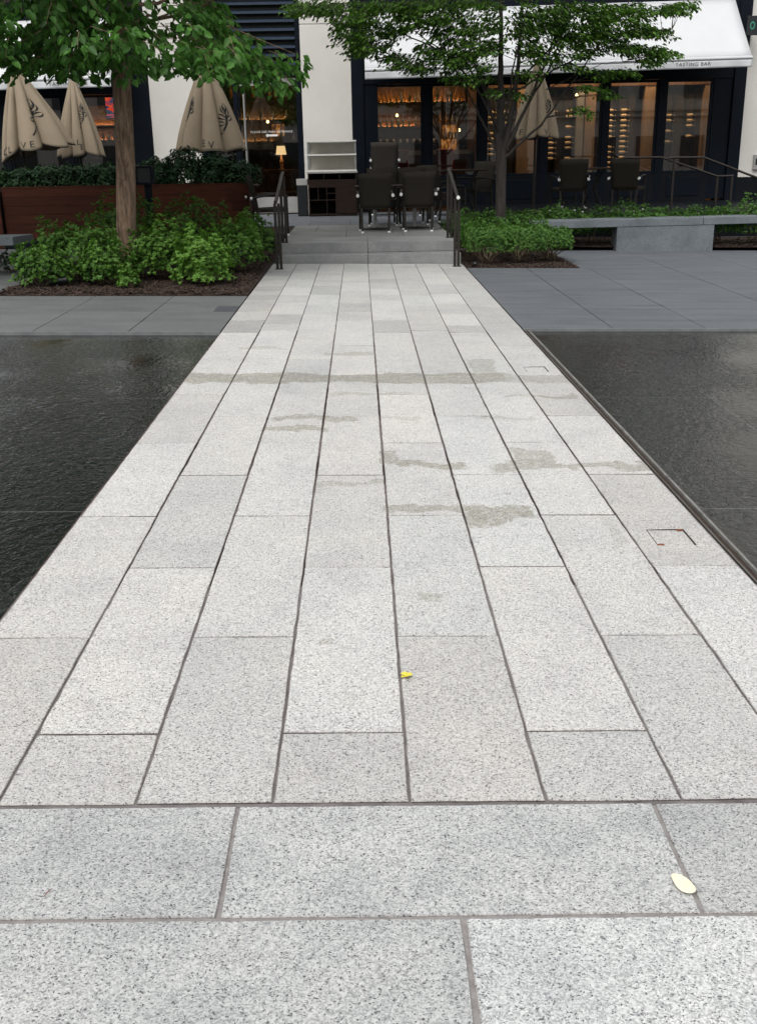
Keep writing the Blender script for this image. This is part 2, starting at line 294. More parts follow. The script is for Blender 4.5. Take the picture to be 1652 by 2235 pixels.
# ------------------------------------------------------------------ mesh helpers
class MB:
    def __init__(s): s.v, s.f, s.sm, s.t = [], [], [], []
    def face(s, idx, smooth=False, tint=(1, 1, 1)): s.f.append(idx); s.sm.append(smooth); s.t.append(tint)
    def poly(s, pts, smooth=False, tint=(1, 1, 1)):
        b = len(s.v); s.v += [tuple(p) for p in pts]; s.face(tuple(range(b, b+len(pts))), smooth, tint)
    def box(s, x0, x1, y0, y1, z0, z1, mat=None, tint=(1, 1, 1)):
        b = len(s.v); P = [(x0, y0, z0), (x1, y0, z0), (x1, y1, z0), (x0, y1, z0), (x0, y0, z1), (x1, y0, z1), (x1, y1, z1), (x0, y1, z1)]
        if mat is not None: P = [tuple(mat @ Vector(p)) for p in P]
        s.v += P
        for f in ((0, 3, 2, 1), (4, 5, 6, 7), (0, 1, 5, 4), (1, 2, 6, 5), (2, 3, 7, 6), (3, 0, 4, 7)): s.face(tuple(b+i for i in f), False, tint)
    def hexa(s, bot, top):
        b = len(s.v); s.v += [tuple(p) for p in bot] + [tuple(p) for p in top]
        for f in ((0, 3, 2, 1), (4, 5, 6, 7), (0, 1, 5, 4), (1, 2, 6, 5), (2, 3, 7, 6), (3, 0, 4, 7)): s.face(tuple(b+i for i in f))
    def tube(s, pts, rad, n=8, cap=True):
        pts = [Vector(p) for p in pts]
        if isinstance(rad, (int, float)): rad = [rad]*len(pts)
        rings = []; ref = None
        for i, p in enumerate(pts):
            d = (pts[min(i+1, len(pts)-1)] - pts[max(i-1, 0)]).normalized()
            if ref is None: ref = d.orthogonal().normalized()
            ref = (ref - d*ref.dot(d)).normalized(); bi = d.cross(ref)
            b = len(s.v); rings.append(b)
            for k in range(n):
                a = 2*PI*k/n; s.v.append(tuple(p + (ref*math.cos(a) + bi*math.sin(a))*rad[i]))
        for i in range(len(rings)-1):
            for k in range(n):
                k2 = (k+1) % n; s.face((rings[i]+k, rings[i]+k2, rings[i+1]+k2, rings[i+1]+k), True)
        if cap:
            for r, rev in ((rings[0], True), (rings[-1], False)):
                s.poly([s.v[r+k] for k in (range(n-1, -1, -1) if rev else range(n))])
    def lathe(s, prof, c=(0, 0, 0), n=16, axis='z'):
        rings = []
        for r_, z in prof:
            b = len(s.v); rings.append(b)
            for k in range(n):
                a = 2*PI*k/n; q = (r_*math.cos(a), r_*math.sin(a), z)
                if axis == 'x': q = (z, q[0], q[1])
                if axis == 'y': q = (q[1], z, q[0])
                s.v.append((c[0]+q[0], c[1]+q[1], c[2]+q[2]))
        for i in range(len(rings)-1):
            for k in range(n):
                k2 = (k+1) % n; s.face((rings[i]+k, rings[i]+k2, rings[i+1]+k2, rings[i+1]+k), True)
    def leaf(s, p, d, nrm, L, W, t, fold=.25):
        sd_ = d.cross(nrm)
        if sd_.length < 1e-4: sd_ = d.orthogonal()
        sd_.normalize(); up = sd_.cross(d).normalized()*(W*fold)
        b = len(s.v); m1, m2 = p + d*(L*.3), p + d*(L*.68)
        s.v += [tuple(p), tuple(m1 + sd_*W*.5 + up), tuple(m2 + sd_*W*.36 + up*.8), tuple(p + d*L), tuple(m2 - sd_*W*.36 + up*.8), tuple(m1 - sd_*W*.5 + up)]
        s.face((b, b+1, b+2, b+3), True, (t, t, t)); s.face((b, b+3, b+4, b+5), True, (t, t, t))
    def build(s, name, mat, parent=None, bevel=0, tint=False, solid=0, offset=0):
        me = bpy.data.meshes.new(name); me.from_pydata(s.v, [], s.f); me.materials.append(mat)
        me.polygons.foreach_set('use_smooth', s.sm)
        if tint:
            a = me.attributes.new('tint', 'FLOAT_COLOR', 'CORNER'); buf = []
            for f, t in zip(s.f, s.t): buf += [t[0], t[1], t[2], 1.0]*len(f)
            a.data.foreach_set('color', buf)
        me.update()
        o = bpy.data.objects.new(name, me); COL.objects.link(o)
        if parent: o.parent = parent
        if bevel:
            b = o.modifiers.new('bevel', 'BEVEL'); b.width = bevel; b.segments = 2; b.limit_method = 'ANGLE'
        if solid:
            b = o.modifiers.new('solid', 'SOLIDIFY'); b.thickness = solid; b.offset = offset
        return o
def text_mb(mb, body, size, place):
    cu = bpy.data.curves.new('t', 'FONT'); cu.body = body; cu.size = size; cu.align_x = 'CENTER'; cu.space_character = 1.15; cu.resolution_u = 3
    ob = bpy.data.objects.new('t', cu); me = ob.to_mesh(); b = len(mb.v)
    mb.v += [tuple(place(v.co.x, v.co.y)) for v in me.vertices]
    for p in me.polygons: mb.face(tuple(b+i for i in p.vertices))
    ob.to_mesh_clear(); bpy.data.objects.remove(ob); bpy.data.curves.remove(cu)
def tag(o, label=None, cat=None, group=None, kind=None):
    if label: o['label'] = label
    if cat: o['category'] = cat
    if group: o['group'] = group
    if kind: o['kind'] = kind
    return o
def empty(name, loc=(0, 0, 0), rz=0, label=None, cat=None, group=None):
    o = bpy.data.objects.new(name, None); COL.objects.link(o); o.location = loc; o.rotation_euler = (0, 0, rz); o.empty_display_size = .1
    return tag(o, label, cat, group)
KIDS = {}
def copy_tree(o, parent=None):
    c = o.copy(); COL.objects.link(c)
    if parent: c.parent = parent
    for ch in [x for x in bpy.data.objects if x.parent == o]: copy_tree(ch, c)
    return c
def st(o, kind='structure'): o['kind'] = kind; return o
G = -.02
def gz(x): return G*x
# ------------------------------------------------------------------ ground
def slab(mb, x0, x1, y0, y1, gap=.004, depth=.016, wob=.0012, lift=0., tint=1.0, step=.07, cool=0, wall=.16, gy=None):
    """one stone slab with slightly ragged, chipped edges"""
    gy = gap if gy is None else gy; x0 += gap; x1 -= gap; y0 += gy; y1 -= gy; per = []
    def run(a, b):
        n = max(2, int(math.dist(a, b)/step))
        for i in range(n): per.append((a[0]+(b[0]-a[0])*i/n, a[1]+(b[1]-a[1])*i/n))
    run((x0, y0), (x1, y0)); run((x1, y0), (x1, y1)); run((x1, y1), (x0, y1)); run((x0, y1), (x0, y0))
    cx, cy = (x0+x1)/2, (y0+y1)/2
    per = [(x+rnd.uniform(-wob, wob), y+rnd.uniform(-wob, wob)) if rnd.random() > .04 else (x+(.004 if x < cx else -.004)*rnd.random(), y+(.004 if y < cy else -.004)*rnd.random()) for x, y in per]
    cx, cy = (x0+x1)/2, (y0+y1)/2; e = .0025; tl = rnd.uniform(-.0012, .0012), rnd.uniform(-.0006, .0006)
    def zz(x, y): return gz(x)+lift+tl[0]*(x-cx)/max(.1, x1-x0)+tl[1]*(y-cy)/max(.1, y1-y0)
    b = len(mb.v); n = len(per)
    for x, y in per:
        ix = x+(e if x < cx else -e) if abs(abs(x-cx)-(x1-x0)/2) < .004 else x
        iy = y+(e if y < cy else -e) if abs(abs(y-cy)-(y1-y0)/2) < .004 else y
        mb.v.append((ix, iy, zz(x, y)))
    for x, y in per: mb.v.append((x, y, zz(x, y)-.0025))
    for x, y in per: mb.v.append((x, y, zz(x, y)-depth))
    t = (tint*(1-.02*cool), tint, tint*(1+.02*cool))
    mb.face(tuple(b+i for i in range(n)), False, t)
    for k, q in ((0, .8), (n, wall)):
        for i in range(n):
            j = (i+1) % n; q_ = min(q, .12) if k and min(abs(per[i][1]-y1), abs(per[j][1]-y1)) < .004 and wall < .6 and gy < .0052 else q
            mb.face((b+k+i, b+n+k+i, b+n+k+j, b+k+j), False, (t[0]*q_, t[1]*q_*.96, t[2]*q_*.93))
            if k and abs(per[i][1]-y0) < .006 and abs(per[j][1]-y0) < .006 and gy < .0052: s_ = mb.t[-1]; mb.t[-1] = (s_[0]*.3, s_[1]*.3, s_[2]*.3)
def sheet(name, mat, x0, x1, y0, y1, dz, cuts=1):
    mb = MB()
    for i in range(cuts):
        a, b = x0+(x1-x0)*i/cuts, x0+(x1-x0)*(i+1)/cuts
        mb.poly([(a, y0, gz(a)+dz), (b, y0, gz(b)+dz), (b, y1, gz(b)+dz), (a, y1, gz(a)+dz)])
    return st(mb.build(name, mat))
# one big sheet to the horizon, well below the paving
mb = MB(); mb.poly([(-300, -300, -.9), (300, -300, -.9), (300, 300, -.9), (-300, 300, -.9)]); st(mb.build('ground', M_grey))
W_ = .356; X0 = -.9735
path = MB(); L0 = 1.278
def hole(c, y0, y1): return False
for c in range(8):
    xa, xb = X0+W_*(c-1), X0+W_*c
    par = c % 2    # A columns (rows at .33 + n L) and B columns
    ys = [2.31]; y = 2.655 if par else 3.29
    while y < 9.75: ys.append(y); y += L0
    if ys[-1] > 9.35: ys.pop()
    ys.append(9.86 - (.0 if par else .12))
    y = ys[-1]
    while y < 15.9:
        y += rnd.choice((.42, .62, .75, .9)); ys.append(min(y, 16.06))
    if ys[-1]-ys[-2] < .15: ys.pop(-2)
    ys[-1] = 16.06
    for a, b in zip(ys[:-1], ys[1:]):
        far = a > 9.7
        t = rnd.choice((.9, .96, 1.0, 1.02, 1.05))*rnd.uniform(.98, 1.02)
        t = (.88 if par else .90)*rnd.uniform(.98, 1.02) if a < 2.5 else t
        if 2.5 < a < 3.0: t = 1.03
        if 3.0 < a < 3.5: t = .99*rnd.uniform(.98, 1.02)
        if far: t = rnd.choice((.8, .93, 1.0, 1.0, 1.03, .9))
        if far and c in (0, 7): t *= .88
        slab(path, xa, xb, a, b, gap=.0027 if far else (rnd.uniform(.0034, .0042) if a < 4 else rnd.uniform(.0048, .0062)), gy=.0028 if a < 2.6 else (.0040 if far else rnd.choice((.0034, .0042, .0048))), wob=.0013 if a > 5 else .0016, lift=rnd.uniform(-.001, .001), tint=t, cool=rnd.uniform(-.6, .4), wall=.55 if a < 4.2 else .16)
path_o = st(path.build('path', M_path, tint=True))
fore = MB()
def frow(y0, y1, xs):
    for i, (a, b) in enumerate(zip(xs[:-1], xs[1:])):
        slab(fore, a, b, y0, y1, gap=.0045, wob=.0016, tint=(.97, 1.0, .98, 1.02)[i % 4]*rnd.uniform(.97, 1.03), lift=-.002, cool=.2, wall=.61, gy=.0055)
frow(1.882, 2.303, [-3.6, -2.52, -1.435, -.35, .729, 1.81, 2.9, 4.0])
fr2 = [-4.2, -3.1, -2.0, -.9, .193, 1.28, 2.37, 3.4]
for i, (a, b) in enumerate(zip(fr2[:-1], fr2[1:])): slab(fore, a, b, 1.35, 1.882, gap=.0055, wob=.0016, tint=(1.0, 1.0, 1.0, .99, 1.22, 1, 1)[i], lift=-.003, cool=.3, wall=.61)
yy = 1.35
for k in range(6):
    o = .5 if k % 2 == 0 else 0
    xs = [-4.2+o+1.09*i for i in range(8)]; frow(yy-.53, yy, xs); yy -= .53
st(fore.build('foreground_pavement', M_fore, tint=True))
sheet('path_bedding', M_joint, -1.335, 1.525, 3.75, 16.06, -.0085); sheet('path_bedding', M_mauve, -1.335, 1.525, 2.297, 3.75, -.0055)
sheet('foreground_bedding', M_mortar, -6, 6, -1.9, 2.297, -.0068)
mb = MB(); mb.box(-1.335, 1.525, 2.31, 16.06, -.6, -.05); st(mb.build('path_foundation', M_djoint))
# plazas (large blue-grey slabs)
def plaza(name, mat, bed, xs, ys, dz, off=0, wob=.001, var=.05):
    mb = MB()
    for i, (a, b) in enumerate(zip(xs[:-1], xs[1:])):
        for j, (c, d) in enumerate(zip(ys[:-1], ys[1:])):
            slab(mb, a, b, c, d, gap=.003, wob=wob, lift=dz, tint=rnd.uniform(1-var, 1+var), step=.3)
    o = st(mb.build(name, mat, tint=True))
    sheet(name+'_bedding', M_djoint, xs[0], xs[-1], ys[0], ys[-1], dz-.012); return o
plaza('left_plaza', M_grey, 0, [-9.0, -7.8, -6.6, -5.4, -4.25, -3.1, -2.2, -1.338], [9.80, 11.07, 12.34], 0)
plaza('left_side_plaza', M_grey, 0, [-9.0, -7.8, -6.6, -5.4, -4.33], [12.34, 14.0, 15.6, 17.0, 18.45], 0)
plaza('right_plaza', M_greyR, 0, [1.528, 2.4, 3.3, 4.5, 5.7, 6.9, 8.1, 9.3, 10.5], [9.98, 11.35, 12.7, 14.05, 15.45], 0, var=.04)
plaza('right_side_plaza', M_greyR, 0, [3.19, 4.5, 5.7, 6.9, 8.1, 9.3, 10.5], [15.45, 16.8, 18.25, 19.2], 0, var=.04)
# water
def water(name, x0, x1, y0, y1, dz):
    return sheet(name, M_water, x0, x1, y0, y1, dz)
water('water', -9, -1.352, 2.33, 9.765, -.028)
water('water', 1.604, 10.5, 2.33, 9.95, -.024)
mb = MB()
mb.hexa([(-9, 9.765, gz(-9)-.3), (-1.34, 9.765, gz(-1.34)-.3), (-1.34, 9.80, gz(-1.34)-.3), (-9, 9.80, gz(-9)-.3)], [(-9, 9.765, gz(-9)+.002), (-1.34, 9.765, gz(-1.34)+.002), (-1.34, 9.797, gz(-1.34)+.002), (-9, 9.797, gz(-9)+.002)])
mb.hexa([(1.53, 9.95, -.4), (10.5, 9.95, -.6), (10.5, 9.98, -.6), (1.53, 9.98, -.4)], [(1.53, 9.95, gz(1.53)+.001), (10.5, 9.95, gz(10.5)+.001), (10.5, 9.977, gz(10.5)+.001), (1.53, 9.977, gz(1.53)+.001)])
st(mb.build('water_rim', M_rim))
# weir edge along the right side of the path: inner stone lip, steel channel, mossy outer lip
for nm, a, b, dz, m in (('water_edge_lip', 1.530, 1.540, -.004, M_edge), ('water_edge_channel', 1.546, 1.572, -.020, M_lid), ('water_edge_lip', 1.574, 1.584, -.006, M_lime), ('water_edge_lip', 1.586, 1.604, -.020, M_edge)):
    mb = MB(); n = 90
    for i in range(n):
        y0, y1 = 2.32+(9.64-.01)*i/n*.79, 2.32+(9.64-.01)*(i+1)/n*.79
        if y1 > 9.93: y1 = 9.93
        w1, w2 = noise.noise((y0*9, a, 0))*.0025, noise.noise((y1*9, a, 0))*.0025
        mb.hexa([(a, y0, -.3), (b+w1, y0, -.3), (b+w2, y1, -.3), (a, y1, -.3)], [(a, y0, gz(a)+dz), (b+w1, y0, gz(b)+dz), (b+w2, y1, gz(b)+dz), (a, y1, gz(a)+dz)])
    st(mb.build(nm, m))
mb = MB()
mb.hexa([(-1.352, 2.32, -.3), (-1.336, 2.32, -.3), (-1.336, 9.8, -.3), (-1.352, 9.8, -.3)], [(-1.352, 2.32, .005), (-1.336, 2.32, .005), (-1.336, 9.8, .005), (-1.352, 9.8, .005)]); st(mb.build('water_edge_gap', M_lid))
# drain lids: slots let into the stone
def lid(x0, x1, y0, y1, label, rust):
    r = empty('drain_lid', ((x0+x1)/2, (y0+y1)/2, gz((x0+x1)/2)), 0, label, 'drain lid', 'small drain lids in the paving')
    mx, my = (x0+x1)/2, (y0+y1)/2; h = (x1-x0)/2; k = (y1-y0)/2; dz = .0022
    mb = MB()
    mb.box(-h, h, k-.006, k, dz-.004, dz); mb.box(h-.006, h, -k, k-.006, dz-.004, dz); mb.box(-h, -h+.0025, -k, k-.006, dz-.004, dz)
    mb.build('slot', M_lid, r)
    if rust:
        mb = MB(); mb.box(h-.035, h-.006, k-.02, k-.007, dz-.003, dz+.001); mb.build('rust_stain', M_rust, r)
        mb = MB(); mb.box(-h+.0, -h+.03, -k, -k+.014, dz-.003, dz+.001); mb.build('rust_stain', M_rust, r)
lid(1.248, 1.415, 4.165, 4.36, 'rust-edged square drain lid in the nearer right-hand slab by the water', True)
lid(1.252, 1.422, 7.9, 8.09, 'clean square drain lid in the farther right-hand slab by the water', False)
mb = MB(); mb.hexa([(-1.575, 11.08, 0), (-1.345, 11.08, 0), (-1.345, 11.48, 0), (-1.575, 11.48, 0)], [(x, y, gz(x)+.003) for x, y in ((-1.575, 11.08), (-1.345, 11.08), (-1.345, 11.48), (-1.575, 11.48))])
mb.t = [(.6, .6, .6)]*len(mb.t)
tag(mb.build('floor_hatch', M_greyR, tint=True), 'dark rectangular hatch set in the left grey pavement against the path', 'hatch')
# mulch beds
def bed(name, x0, x1, y0, y1, z0, seed):
    mb = MB(); nx, ny = int((x1-x0)/.06)+1, int((y1-y0)/.06)+1
    for j in range(ny+1):
        for i in range(nx+1):
            x, y = x0+(x1-x0)*i/nx, y0+(y1-y0)*j/ny
            e = min(i, nx-i, j, ny-j)
            mb.v.append((x, y, gz(x)+z0+(noise.noise((x*3+seed, y*3, 0))*.02+noise.noise((x*14, y*14, seed))*.01+.02)*min(1, e/3)))
    for j in range(ny):
        for i in range(nx):
            b = j*(nx+1)+i; mb.face((b, b+1, b+nx+2, b+nx+1), True)
    r = random.Random(seed)
    for k in range(int((x1-x0)*(y1-y0)*1100)):
        x, y = r.uniform(x0+.02, x1-.02), r.uniform(y0+.015, y1-.02); z = gz(x)+z0+.018+noise.noise((x*3+seed, y*3, 0))*.02
        a = r.uniform(0, PI); L, W = r.uniform(.012, .045), r.uniform(.004, .010); d = Vector((math.cos(a), math.sin(a), r.uniform(-.5, .5))).normalized(); s = Vector((-math.sin(a), math.cos(a), r.uniform(-.4, .4))).normalized()
        p = Vector((x, y, z+.004)); mb.poly([p-d*L-s*W, p+d*L-s*W, p+d*L+s*W, p-d*L+s*W])
    return st(mb.build(name, M_mulch), 'stuff')
bed('mulch', -4.32, -1.345, 12.345, 18.4, .005, 3)
bed('mulch', 1.53, 3.18, 15.455, 18.3, -.005, 5)
bed('mulch', 1.53, 11, 18.3, 20.3, .06, 9)
# ------------------------------------------------------------------ steps and terraces
ZP = .285
def step_block(mb, x0, x1, y0, y1, z0, z1, t=1): mb.box(x0, x1, y0, y1, z0, z1, tint=(t, t, t))
mb = MB()
step_block(mb, -1.24, .098, 16.07, 16.48, -.2, .135); step_block(mb, .104, 1.50, 16.07, 16.48, -.2, .132, .97)
st(mb.build('lower_step', M_step, tint=True, bevel=.006))
mb = MB()
step_block(mb, -1.24, .098, 16.42, 17.5, .136, ZP, 1.0); step_block(mb, .104, 1.46, 16.42, 17.5, .136, ZP, .98)
for i, (a, b) in enumerate(((-1.24, -.25), (-.246, .7), (.704, 1.46))): step_block(mb, a, b, 17.503, 18.9, .136, ZP, (.86, .82, .88)[i])
for i, (a, b) in enumerate(((-1.24, -.8), (-.796, .5), (.504, 1.46))): step_block(mb, a, b, 18.903, 20.5, .136, ZP, (.78, .76, .8)[i])
st(mb.build('upper_step', M_step, tint=True, bevel=.005))
mb = MB()
for j, (c, d) in enumerate(((20.503, 22.0), (22.003, 23.4), (23.403, 24.6))):
    for i in range(14):
        a = -9+i*.8+(.4 if j % 2 else 0); 
        if a < 1.9: step_block(mb, a+.002, min(a+.797, 2.2), c, d, .05, ZP-.001, rnd.uniform(.9, 1.1))
st(mb.build('terrace', M_greyR, tint=True, bevel=.003))
mb = MB(); mb.box(-9, -1.242, 18.45, 20.5, -.05, ZP-.002); mb.box(1.462, 2.2, 18.9, 20.5, -.05, ZP-.003); mb.box(2.202, 12, 20.3, 24.6, -.05, .41)
st(mb.build('terrace_base', M_plinth))
# ------------------------------------------------------------------ restaurant building
YF = 24.6
bld = empty('restaurant_building', (0, YF, 0), 0, 'white stucco restaurant building with dark framed windows and louvers', 'building')
def part(mb, name, mat, parent=bld, **kw):
    o = mb.build(name, mat, None, **kw); o.parent = parent
    # geometry is written in world coordinates: undo the parent's location chain
    off = Vector((0, 0, 0)); q = parent
    while q is not None: off += q.location; q = q.parent
    o.location = -off; return o
def pier(x0, x1):
    mb = MB()
    for a, b in ((.2, 4.195), (4.215, 7.0), (7.02, 10.0), (10.02, 14), (14.02, 19), (19.02, 26)): mb.box(x0, x1, YF-.02, YF+.5, a, b)
    mb.box(x0+.01, x1-.01, YF-.005, YF+.4, .2, 26); part(mb, 'wall_pier', M_stucco, bevel=.006)
pier(-4.555, -3.472); pier(-1.226, -.137); pier(8.54, 12); pier(-11, -9.2)
for b_ in ((8.50, 12), (-11, -9.1)): mb = MB(); mb.box(b_[0], b_[1], YF-.06, YF+.45, .05, .905); part(mb, 'plinth', M_plinth)
mb = MB()
for x0, x1, z0 in ((-9.2, -4.555, 5.6), (-3.472, -1.226, 6.4), (-.137, 8.54, 5.9)): mb.box(x0, x1, YF+.05, YF+.45, z0, 26)
part(mb, 'upper_wall', M_stucco)
# upper windows over the left and right bays (seen above the awnings and mirrored in the water)
def upper_window(x0, x1, z0, z1):
    mb = MB(); f = .09
    mb.box(x0, x0+f, YF+.0, YF+.2, z0, z1); mb.box(x1-f, x1, YF, YF+.2, z0, z1); mb.box(x0+f, x1-f, YF, YF+.2, z0, z0+.12); mb.box(x0+f, x1-f, YF, YF+.2, z1-f, z1)
    w_ = part(mb, 'upper_window', M_frame)
    mb = MB(); mb.box(x0+f, x1-f, YF+.1, YF+.115, z0+.12, z1-f); g = mb.build('pane', M_oppw); g.parent = w_
for x0, x1 in ((-.13, 2.75), (2.76, 5.65), (5.66, 8.53)): upper_window(x0, x1, 4.62, 5.88)
for x0, x1 in ((-9.1, -6.8), (-6.79, -4.56)): upper_window(x0, x1, 4.62, 5.58)
for z in (7.6, 10.9, 14.2, 17.5, 20.8):
    for x in (-8.2, -6.2, -2.9, .8, 3.4, 6.0): 
        mb = MB(); mb.box(x, x+1.3, YF+.02, YF+.3, z, z+1.9); w_ = part(mb, 'upper_window', M_frame)
        mb = MB(); mb.box(x+.08, x+1.22, YF+.005, YF+.019, z+.08, z+1.82); g = mb.build('pane', M_oppw); g.parent = w_
# dark reveals
mb = MB()
mb.box(-.135, .125, YF-.03, YF+.12, .3, 5.0); mb.box(.13, .43, YF+.03, YF+.14, .3, 3.3)
mb.box(.125, 8.27, YF+.0, YF+.16, 2.99, 3.55); mb.box(.125, 8.5, YF-.02, YF+.4, 3.56, 4.6); mb.box(7.86, 8.27, YF+.03, YF+.2, .45, 2.985); mb.box(8.275, 8.538, YF-.05, YF+.3, .3, 4.6)
mb.box(-5.0, -4.57, YF-.03, YF+.15, .3, 5.5); mb.box(-9.2, -5.003, YF, YF+.16, 2.88, 3.5); mb.box(-9.2, -5.003, YF-.02, YF+.4, 3.51, 4.6)
mb.box(-3.47, -3.32, YF-.01, YF+.2, .285, 6.4); mb.box(-1.332, -1.228, YF-.01, YF+.2, .285, 6.4); mb.box(-3.318, -1.334, YF+.0, YF+.18, 3.18, 3.36)
part(mb, 'window_surround', M_frame, bevel=.004)
# louver panel over the door
lv = MB(); z = 3.40
while z < 6.3:
    lv.hexa([(-3.318, YF-.015, z), (-1.334, YF-.015, z), (-1.334, YF+.13, z+.075), (-3.318, YF+.13, z+.075)], [(-3.318, YF-.015, z+.035), (-1.334, YF-.015, z+.035), (-1.334, YF+.13, z+.09), (-3.318, YF+.13, z+.09)]); z += .172
lo = part(lv, 'louver_panel', M_louver)
mb = MB(); mb.box(-3.318, -1.334, YF+.16, YF+.18, 3.36, 6.4); b_ = mb.build('backing', M_black); b_.parent = lo
# windows of bay C and bay A
def window(x0, x1, z0, z1, f=.055, lower=True):
    mb = MB(); y0, y1 = YF+.045, YF+.115
    mb.box(x0-f, x0, y0, y1, z0-f, z1+f); mb.box(x1, x1+f, y0, y1, z0-f, z1+f); mb.box(x0, x1, y0+.001, y1, z0-f, z0); mb.box(x0, x1, y0+.001, y1, z1, z1+f)
    fr = part(mb, 'window', M_frame, bevel=.004)
    mb = MB(); mb.box(x0, x1, YF+.075, YF+.085, z0, z1); g = mb.build('pane', M_glass); g.parent = fr
    return fr
BC = [(.434, 1.384), (1.652, 2.62), (2.872, 3.99), (4.237, 5.364), (5.589, 6.598), (6.854, 7.80)]
for a, b in BC: window(a, b, 1.07, 2.93)
mb = MB()
ed = [.43]+[v for p in BC for v in p]+[7.86]
for a, b in zip(ed[0::2], ed[1::2]):
    if b-a > .07: mb.box(a+.056 if a > .5 else a, b-.056 if b < 7.85 else b, YF+.02, YF+.13, .4, 2.985)
part(mb, 'mullion', M_frame, bevel=.004)
mb = MB(); mb.box(.43, 7.86, YF+.03, YF+.35, .40, 1.013); part(mb, 'window_apron', M_plinth)
for a, b in BC: mb = MB(); mb.box(a+.1, b-.1, YF+.012, YF+.029, .52, .93); part(mb, 'apron_panel', M_frame, bevel=.004)
BA = [(-9.05, -7.95), (-7.7, -6.55), (-6.3, -5.1)]
for a, b in BA: window(a, b, .95, 2.82)
mb = MB(); mb.box(-7.893, -7.757, YF+.02, YF+.13, .3, 2.878); mb.box(-6.493, -6.357, YF+.02, YF+.13, .3, 2.878); part(mb, 'mullion', M_frame)
mb = MB(); mb.box(-9.2, -5.0, YF+.03, YF+.35, .285, .893); part(mb, 'window_apron', M_plinth)
# door
dr = empty('door', (0, 0, 0)); dr.parent = bld; dr.location = (-2, 0, .3)
def dpart(mb, name, mat, **kw): return part(mb, name, mat, dr, **kw)
for a, b in ((-2.63, -2.60), (-1.36, -1.335)): mb = MB(); mb.box(a, b, YF+.03, YF+.08, .30, 3.17); dpart(mb, 'door_jamb', M_frame)
mb = MB(); mb.box(-2.60, -1.36, YF+.05, YF+.06, .62, 3.0); dpart(mb, 'pane', M_glass)
mb = MB(); mb.box(-2.60, -1.36, YF+.04, YF+.07, .31, .66); dpart(mb, 'kick_plate', M_ingrey, bevel=.003)
mb = MB(); mb.box(-2.60, -1.36, YF+.04, YF+.07, 3.0, 3.15); dpart(mb, 'top_rail', M_ingrey, bevel=.003)
mb = MB(); mb.tube([(-2.50, YF-.06, .75), (-2.50, YF-.06, 3.08)], .022, 10)
for z in (.95, 2.9): mb.tube([(-2.50, YF-.06, z), (-2.50, YF+.05, z)], .012, 8)
dpart(mb, 'handle', M_steel)
mb = MB()
text_mb(mb, 'PLEASE USE MAIN ENTRANCE', .062, lambda u, v: (-1.93+u, YF+.047, 2.03+v))
mb.poly([(-2.07, YF+.047, 1.975), (-2.02, YF+.047, 1.93), (-2.02, YF+.047, 1.955), (-1.80, YF+.047, 1.955), (-1.80, YF+.047, 1.995), (-2.02, YF+.047, 1.995), (-2.02, YF+.047, 2.02)][::-1])
dpart(mb, 'door_lettering', M_white)
mb = MB(); mb.box(-3.318, -2.72, YF+.06, YF+.07, .35, 3.17); sp = part(mb, 'side_pane', M_glass)
mb = MB(); mb.box(-2.74, -2.645, YF+.01, YF+.12, .29, 3.178); mb.box(-3.318, -2.74, YF+.03, YF+.1, .29, .42); part(mb, 'door_post', M_frame)
# interior shell
mb = MB(); mb.box(-9.2, 8.6, 24.95, 30, .18, .27); part(mb, 'interior_floor', M_inwall)
mb = MB(); mb.box(-9.2, 8.6, 29.8, 29.95, .27, 3.7); mb.box(-9.3, -9.2, 24.95, 29.8, .27, 3.7); mb.box(8.6, 8.7, 24.95, 29.8, .27, 3.7)
part(mb, 'interior_wall', M_inwall)
mb = MB(); mb.box(-9.2, 8.6, 24.95, 30, 3.7, 3.8); part(mb, 'interior_ceiling', M_inwood)
for a, c in ((2.75, 26.2), (-.7, 25.2), (-4.1, 25.2)): mb = MB(); mb.box(a, a+.1, c, 29.8, .27, 3.7); part(mb, 'partition', M_inwood)
# ------------------------------------------------------------------ interior things
def bottle_mb(h=.3, r=.038):
    mb = MB(); mb.lathe([(.001, 0), (r, 0), (r, h*.55), (r*.85, h*.63), (r*.35, h*.74), (r*.32, h), (.001, h)], n=8); return mb
bprot = [bottle_mb(.3, .038).build('bottle', M_bottle[0]), bottle_mb(.33, .034).build('bottle', M_bottle[1]), bottle_mb(.27, .042).build('bottle', M_bottle[2])]
bused = [False]*3
def put_bottle(x, y, z, k, lab, grp):
    if bused[k]: o = bprot[k].copy(); COL.objects.link(o)
    else: o = bprot[k]; bused[k] = True
    o.location = (x, y+rnd.uniform(-.05, .05), z); o.rotation_euler = (0, 0, rnd.uniform(0, 3)); q = rnd.uniform(.8, 1.15); o.scale = (q, q, rnd.uniform(.8, 1.2)); tag(o, lab, 'bottle', grp); return o
GNAME = ['amber', 'green', 'clear']
